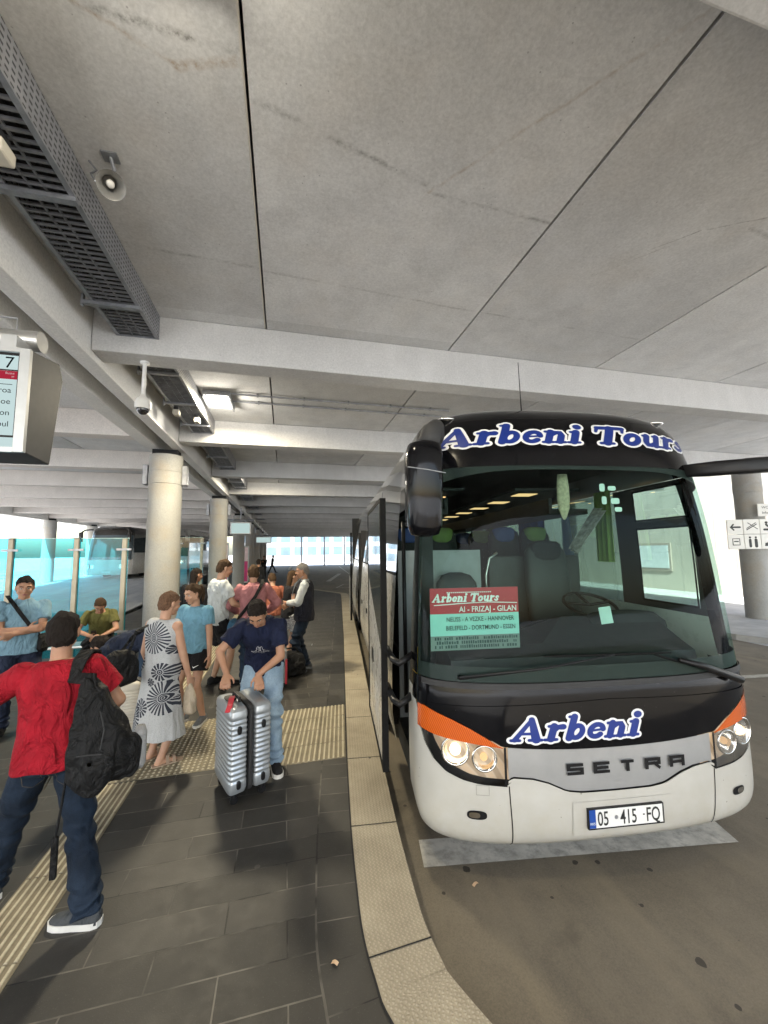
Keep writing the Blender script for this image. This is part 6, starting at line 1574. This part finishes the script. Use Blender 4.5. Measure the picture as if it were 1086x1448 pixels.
# 11 -- man in the vest
p11 = person('grey haired man in a black vest over a white shirt, facing left near the kerb', (.36, 7.28), 84, 1.88, lean=(-2, 3), head=(6, 10), lh=(-.02, .27, 1.08), rh=(.06, .26, 1.04), eh=((-1, -.8, -.3), (1, -.9, -.3)), lf=(-.11, .04, 0), rf=(.10, -.04, 0), vox=.008, hair=HG, belly=.02, wid=1.04,
    top=dict(mat=C_wh, sleeve=1.0, hem=-.05, ease=.016, collar=True), bottom=dict(mat=J_dark, seed=7), shoes=(m_shoen, m_shoeg))
b = bmesh.new(); s = p11['s']
rings(b, [p11['tring'](a, rx, ry, oy) for a, rx, ry, oy in ((-.12, .205, .165, .005), (-.04, .205, .165, .005), (.08, .195, .16, .01), (.20, .19, .155, .008), (.32, .196, .152, 0), (.42, .19, .14, -.006), (.49, .15, .105, -.012), (.515, .11, .085, -.012))])
b.transform(Matrix.Scale(s, 4)); me = remesh(b, .008, 3); wrinkle(me, .014, (8, 8, 5), 4); vest = mobj('vest', me, C_vest, p11['t'], True)
decal(None, vest, (.12*s, .4, 1.22*s), (-1, 0, 0), (0, 0, 1), [([(-.05, 0), (.05, 0)], .014), ([(-.03, -.10), (.04, -.10)], .008)], m_galv, 'badge', vest)
b = bmesh.new(); tube(b, [V(q)*s for q in ((-.07, .02, 1.51), (-.05, .15, 1.40), (0, .19, 1.26), (.02, .20, 1.18), (.03, .19, 1.27), (.06, .14, 1.40), (.07, .02, 1.51))], .006, 6); mobj('lanyard', b, m_galv, p11['t'])
# 12 -- woman behind him
p12 = person('person in a dark top and checked shorts half hidden behind the man in the vest', (.10, 7.95), -70, 1.72, head=(-5, 8), lh=(-.05, .3, 1.0), rh=(.2, .15, .9), vox=.010, skinm=SK2, hair=HB_, hairstyle='long', top=dict(mat=C_black, sleeve=.3), bottom=dict(mat=cloth('shorts_check', (.4, .4, .4), .9, 40), len=.36, name='shorts'), shoes=(m_shoeg, m_sole))
# 13 -- man at the suitcase
p13 = person('man in a navy T-shirt and light jeans bending over the silver suitcase', (-.20, 4.34), 172, 1.80, hip=(0, -.08, .90), lean=(20, 44), side=0, head=(2, 34), lh=(-.03, .37, .90), rh=(.235, .40, .93), eh=((-1, -.5, .1), (1, -.5, .1)), palm=((0, -.2, -1, -.25, .65, -.7), (0, -.2, -1, -.1, .75, -.65)), curl=(1.1, 1.1), world_feet=((-.06, 4.15), (-.36, 4.32)), fy=(18, -14), vox=.0075, hair=HD,
    top=dict(mat=C_navy, sleeve=.68, hem=-.07, ease=.02, amp=.02, seed=11, flare=.008), bottom=dict(mat=J_light, seed=12, amp=.010), shoes=(m_shoeb, m_sole))
s = p13['s']
c, x, y, up = p13['spine'](.27)
kap = []
for sg in (-1, 1):
    kap += [([(sg*.004, .030), (sg*.018, .042), (sg*.030, .030), (sg*.024, .018), (sg*.036, .004), (sg*.052, -.010), (sg*.085, -.026)], .0035), ([(sg*.006, .0), (sg*.014, -.02), (sg*.030, -.022), (sg*.038, -.010), (sg*.03, .004)], .003), ([(sg*.03, -.030), (sg*.055, -.034), (sg*.085, -.028)], .0035), ([(sg*.004, .03), (sg*.007, .012), (sg*.004, -.004)], .003)]
kap.append(([(-.02, -.036), (0, -.024), (.02, -.036)], .003))
kap = [([(a*1.0, q*1.0) for a, q in pts], w) for pts, w in kap]
decal(None, p13['top'], (c + y*.5)*s, -x, up, kap, m_lwhite, 'chest_logo', p13['top'])
decal(None, p13['top'], (p13['sh'][0].lerp(p13['elb'][0], .48) + V((-.5, .1, 0)))*s, (0, -1, 0), (.2, 0, 1), [([(-.028, 0), (.028, .004)], .010)], m_lwhite, 'sleeve_logo', p13['top'])
# 14 .. -- far figures
far = dict(vox=.016, face=False)
person('dark haired person far down the platform beyond the man in pink', (-1.0, 16.5), -20, 1.82, hair=HD, top=dict(mat=C_black, sleeve=1), bottom=dict(mat=J_dark), shoes=(m_shoeb, m_shoeb), **far)
person('distant person in dark clothes with hands raised to the chest by the far columns', (-1.55, 33), 170, 1.82, lh=(-.05, .25, 1.25), rh=(.05, .25, 1.25), hair=HD, top=dict(mat=C_black, sleeve=1), bottom=dict(mat=C_black), shoes=(m_shoeb, m_shoeb), **far)
person('distant person walking to the right at the far end of the platform', (-1.15, 41), -75, 1.8, lean=(6, 8), lf=(-.1, .38, 0), rf=(.1, -.36, .03), hair=HD, top=dict(mat=C_black, sleeve=1), bottom=dict(mat=C_black), shoes=(m_shoeb, m_shoeb), **far)
person('person standing on the far left island behind the blue glass', (-19.0, 31.5), 150, 1.75, z0=.74, hair=HD, top=dict(mat=C_navy, sleeve=1), bottom=dict(mat=C_navy), shoes=(m_shoeb, m_shoeb), **far)
for x in (-21.9, -21.1): person('person seated on the bench of the far kiosk', (x, 32.75), 180, 1.75, z0=.74, hip=(0, 0, .56), lf=(-.1, .42, 0), rf=(.1, .42, 0), lh=(-.15, .35, .62), rh=(.15, .35, .62), hair=HD, top=dict(mat=C_navy, sleeve=1), bottom=dict(mat=C_black), shoes=(m_shoeb, m_shoeb), **far)

# ================================================================== LUGGAGE
def suitcase(name, origin, ax, ay, w, d, h, mat, label, ribs=13, zipm=m_blackm):
    """hard shell case: ax across the broad ribbed face (width w), ay depth d"""
    t = empty(name, origin); tag(t, label, 'suitcase', 'suitcases')
    ax, ay = V(ax).normalized(), V(ay).normalized(); Z = V((0, 0, 1))
    z0 = .085
    def sect(z, gx, gy, y0, y1, n=36):
        out = []
        for i in range(n):
            a = 2*math.pi*i/n; ca, sa = math.cos(a), math.sin(a)
            px = (w/2-gx)*math.copysign(abs(ca)**.32, ca); py = lerp(y0, y1, .5)+((y1-y0)/2-gy)*math.copysign(abs(sa)**.32, sa)
            out.append((px, py))
        return [ax*px+ay*py+Z*z for px, py in out]
    halves = ((-d/2, -.022), (.022, d/2))
    for k, (ya, yb) in enumerate(halves):
        b = bmesh.new(); R_ = [sect(z0, .05, .03, ya, yb), sect(z0+.012, .02, .01, ya, yb), sect(z0+.05, .0, .0, ya, yb)]
        zs_ = z0+.07; n = ribs*6
        for i in range(n+1):
            z = z0+.10+(h-.26)*i/n; g = .007*(0.5-.5*math.cos(2*math.pi*(i % 6)/6)); R_.append(sect(z, g, g, ya, yb))
        R_ += [sect(h-.06, 0, 0, ya, yb), sect(h-.025, .008, .004, ya, yb), sect(h-.006, .035, .02, ya, yb), sect(h, .06, .04, ya, yb)]
        rings(b, R_); bmesh.ops.recalc_face_normals(b, faces=b.faces); o = mobj('shell', b, mat, t); autosmooth(o, 40)
        # corner bumpers
        for sx in (-1, 1):
            for z in (z0+.085, h-.17):
                b = bmesh.new(); yy = ya if k == 0 else yb
                cc = ax*(sx*(w/2-.0))+ay*((ya+yb)/2)+Z*z
                rings(b, [ering(cc+ax*sx*q, ay, Z, .018*kk, .032*kk, 14, 3) for q, kk in ((-.004, 1), (.008, 1), (.012, .7))]); mobj('corner_guard', b, m_black, t)
    b = bmesh.new(); rings(b, [sect(z, .008+g, 0, -.0215, .0215) for z, g in ((z0+.01, .02), (z0+.04, 0), (h-.03, 0), (h-.004, .04))]); bmesh.ops.recalc_face_normals(b, faces=b.faces); mobj('zip_band', b, zipm, t)
    # side panel recess, handle, telescopic grip and wheels
    b = bmesh.new(); tube(b, [ax*(-.09)+ay*-.06+Z*(h-.002), ax*(-.08)+ay*-.06+Z*(h+.028), ax*.08+ay*-.06+Z*(h+.028), ax*.09+ay*-.06+Z*(h-.002)], .013, 8); mobj('handle', b, m_black, t)
    b = bmesh.new(); cc = ax*(-w/2+.002)+ay*(-d/4)+Z*(h-.10)
    for sx in (-1, 1):
        for sy in (-1, 1):
            b2 = bmesh.new(); p = ax*sx*(w/2-.07)+ay*sy*(d/2-.065)
            cyl(b2, p+Z*.032-ax*.014, p+Z*.032+ax*.014, .032, n=16); cyl(b2, p+Z*.05, p+Z*.09, .026, n=12); boxm = None; mobj('wheel', b2, m_black, t)
    b.free(); return t, ax, ay
m_case = M('case_silver', (.40, .43, .46), .30, .5, .06, 5, coat=.4, dirt=.05)
# broad ribbed face toward the left, zip side toward the camera and right
u1 = V((-.19, .46, 0)); u2 = V((.34, .17, 0))
ct = V((-.417, 3.575, PZ))+u1*.5+u2*.5
sc, ax, ay = suitcase('suitcase', ct, u1, u2, .50, .37, .765, m_case, 'large ribbed silver hard shell suitcase in front of the man in navy')
b = bmesh.new(); rings(b, [ering(ax*(.05)+ay*(-.10)+V((0, 0, .755)), ax, ay, rx, ry, 20, 3) for rx, ry in ((.085, .05),)]+[ering(ax*.05+ay*-.10+V((0, 0, .770)), ax, ay, .08, .045, 20, 3)]); mobj('grip_recess', b, m_black, sc)
b = bmesh.new(); flat_strap(b, [ax*.02+ay*-.09+V((0, 0, .79)), ax*-.06+ay*-.12+V((0, 0, .80)), ax*-.15+ay*-.16+V((0, 0, .775)), ax*-.19+ay*-.19+V((0, 0, .74))], .045, .004, (0, 0, 1)); b.transform(Matrix.Translation(ct)); tag(mobj('luggage_tag', b, m_red), 'red luggage tag tied to the handle of the silver suitcase', 'luggage tag')
suitcase('suitcase', V((-1.75, 5.10, PZ)), (1, .2, 0), (-.2, 1, 0), .44, .28, .66, M('case_cream', (.55, .52, .45), .4), 'cream suitcase below the person bending over, left of the dress')
me = bag_mesh([(V((.12, 7.05, PZ+z)), (1, .3, 0), (-.3, 1, 0), rx, ry) for z, rx, ry in ((.01, .20, .14), (.05, .25, .19), (.2, .25, .19), (.32, .2, .14), (.38, .1, .08))], .012, .02, (6, 6, 6), 8)
dg_ = tag(mobj('duffel_bag', me, C_bag, None, True), 'black duffel bag on the pavement at the feet of the man in the vest', 'bag')
b = bmesh.new(); tube(b, [V((-.02, 7.0, .50)), V((.02, 6.98, .60)), V((.2, 7.04, .60)), V((.26, 7.08, .50))], .014, 8); mobj('handle', b, C_bag, dg_)
t = empty('trolley_case', (-.10, 6.55, PZ)); tag(t, 'grey trolley case with a red edge half hidden behind the man in navy', 'suitcase')
b = bevbox((-.16, -.12, .06), (.16, .12, .55), .05, 3); autosmooth(mobj('shell', b, C_grey, t)); b = bevbox((.13, -.125, .05), (.165, -.05, .42), .015, 2); autosmooth(mobj('edge_trim', b, m_red, t))
for sx in (-1, 1):
    b = bmesh.new(); cyl(b, (sx*.12-.012, -.08, .035), (sx*.12+.012, -.08, .035), .035, n=14); mobj('wheel', b, m_black, t)
b = bmesh.new(); boxmm(b, (-.12, .06, .0), (-.09, .1, .06)); boxmm(b, (.09, .06, .0), (.12, .1, .06)); mobj('foot', b, m_black, t)
# ================================================================== CAMERA AND LIGHT
f, H = 560.0, 2.2
Yc = Vector((402-543, -(781-724), f)).normalized()
Xc = Vector((2780-543, -(750-724), f)); Xc = (Xc - Yc*Xc.dot(Yc)).normalized()
Zc = Xc.cross(Yc); Zc = Zc if Zc.y > 0 else -Zc
def c2w(v): return Vector((Xc.dot(v), Yc.dot(v), Zc.dot(v)))
r, u, fw = c2w(Vector((1, 0, 0))), c2w(Vector((0, 1, 0))), c2w(Vector((0, 0, 1)))
cam = bpy.data.cameras.new('camera'); co = bpy.data.objects.new('camera', cam); COL.objects.link(co)
co.matrix_world = Matrix(((r.x, u.x, -fw.x, 0), (r.y, u.y, -fw.y, 0), (r.z, u.z, -fw.z, H), (0, 0, 0, 1)))
cam.sensor_fit = 'VERTICAL'; cam.sensor_height = 36; cam.lens = f/1448*36; cam.clip_end = 2000; cam.clip_start = .05
scene.camera = co
w = bpy.data.worlds.new('World'); scene.world = w; w.use_nodes = True
nt = w.node_tree; bg = nt.nodes['Background']; sky = nt.nodes.new('ShaderNodeTexSky')
sky.sky_type = 'NISHITA'; sky.sun_disc = False
EL, AZ = R(46), R(197)       # sun behind the camera
sky.sun_elevation = EL; sky.sun_rotation = AZ; sky.air_density = 1.2; sky.dust_density = 2.5
nt.links.new(sky.outputs[0], bg.inputs[0]); bg.inputs[1].default_value = .58
sl = bpy.data.lights.new('sun', 'SUN'); sl.energy = 25.0; sl.angle = R(.5); sl.color = (1, .98, .95)
so = bpy.data.objects.new('sun', sl); COL.objects.link(so)
sd = Vector((math.sin(AZ)*math.cos(EL), math.cos(AZ)*math.cos(EL), math.sin(EL)))
so.rotation_euler = sd.to_track_quat('Z', 'Y').to_euler()
# light of the lit ceiling lamps
def lampl(x, y, e):
    l = bpy.data.lights.new('lamp_light', 'AREA'); l.shape = 'RECTANGLE'; l.size = .36; l.size_y = .5; l.energy = e; l.color = (1, .87, .62)
    o = bpy.data.objects.new('lamp_light', l); o.location = (x, y, HC-.14); COL.objects.link(o)
lampl(-1.15, 7.3, 300); lampl(-.62, 14.2, 180); lampl(-.6, 1.42, 45)
for x_, y_, e_ in ((-1.15, 7.3, 60), (-.62, 14.2, 60), (-.6, 1.42, 25)):
    l = bpy.data.lights.new('lamp_glow', 'POINT'); l.energy = e_; l.color = (1, .94, .82); l.shadow_soft_size = .12
    o = bpy.data.objects.new('lamp_glow', l); o.location = (x_, y_, HC-.27); COL.objects.link(o)
scene.view_settings.view_transform = 'Standard'; scene.view_settings.look = 'None'; scene.view_settings.exposure = 0
cy_ = scene.cycles
cy_.use_denoising = True
try: cy_.denoiser = 'OPENIMAGEDENOISE'; cy_.denoising_input_passes = 'RGB_ALBEDO_NORMAL'
except Exception: pass
cy_.max_bounces = 12; cy_.diffuse_bounces = 6; cy_.glossy_bounces = 5; cy_.transparent_max_bounces = 16; cy_.sample_clamp_indirect = 6; cy_.caustics_reflective = False; cy_.caustics_refractive = False
cy_.use_adaptive_sampling = True; cy_.adaptive_threshold = .03
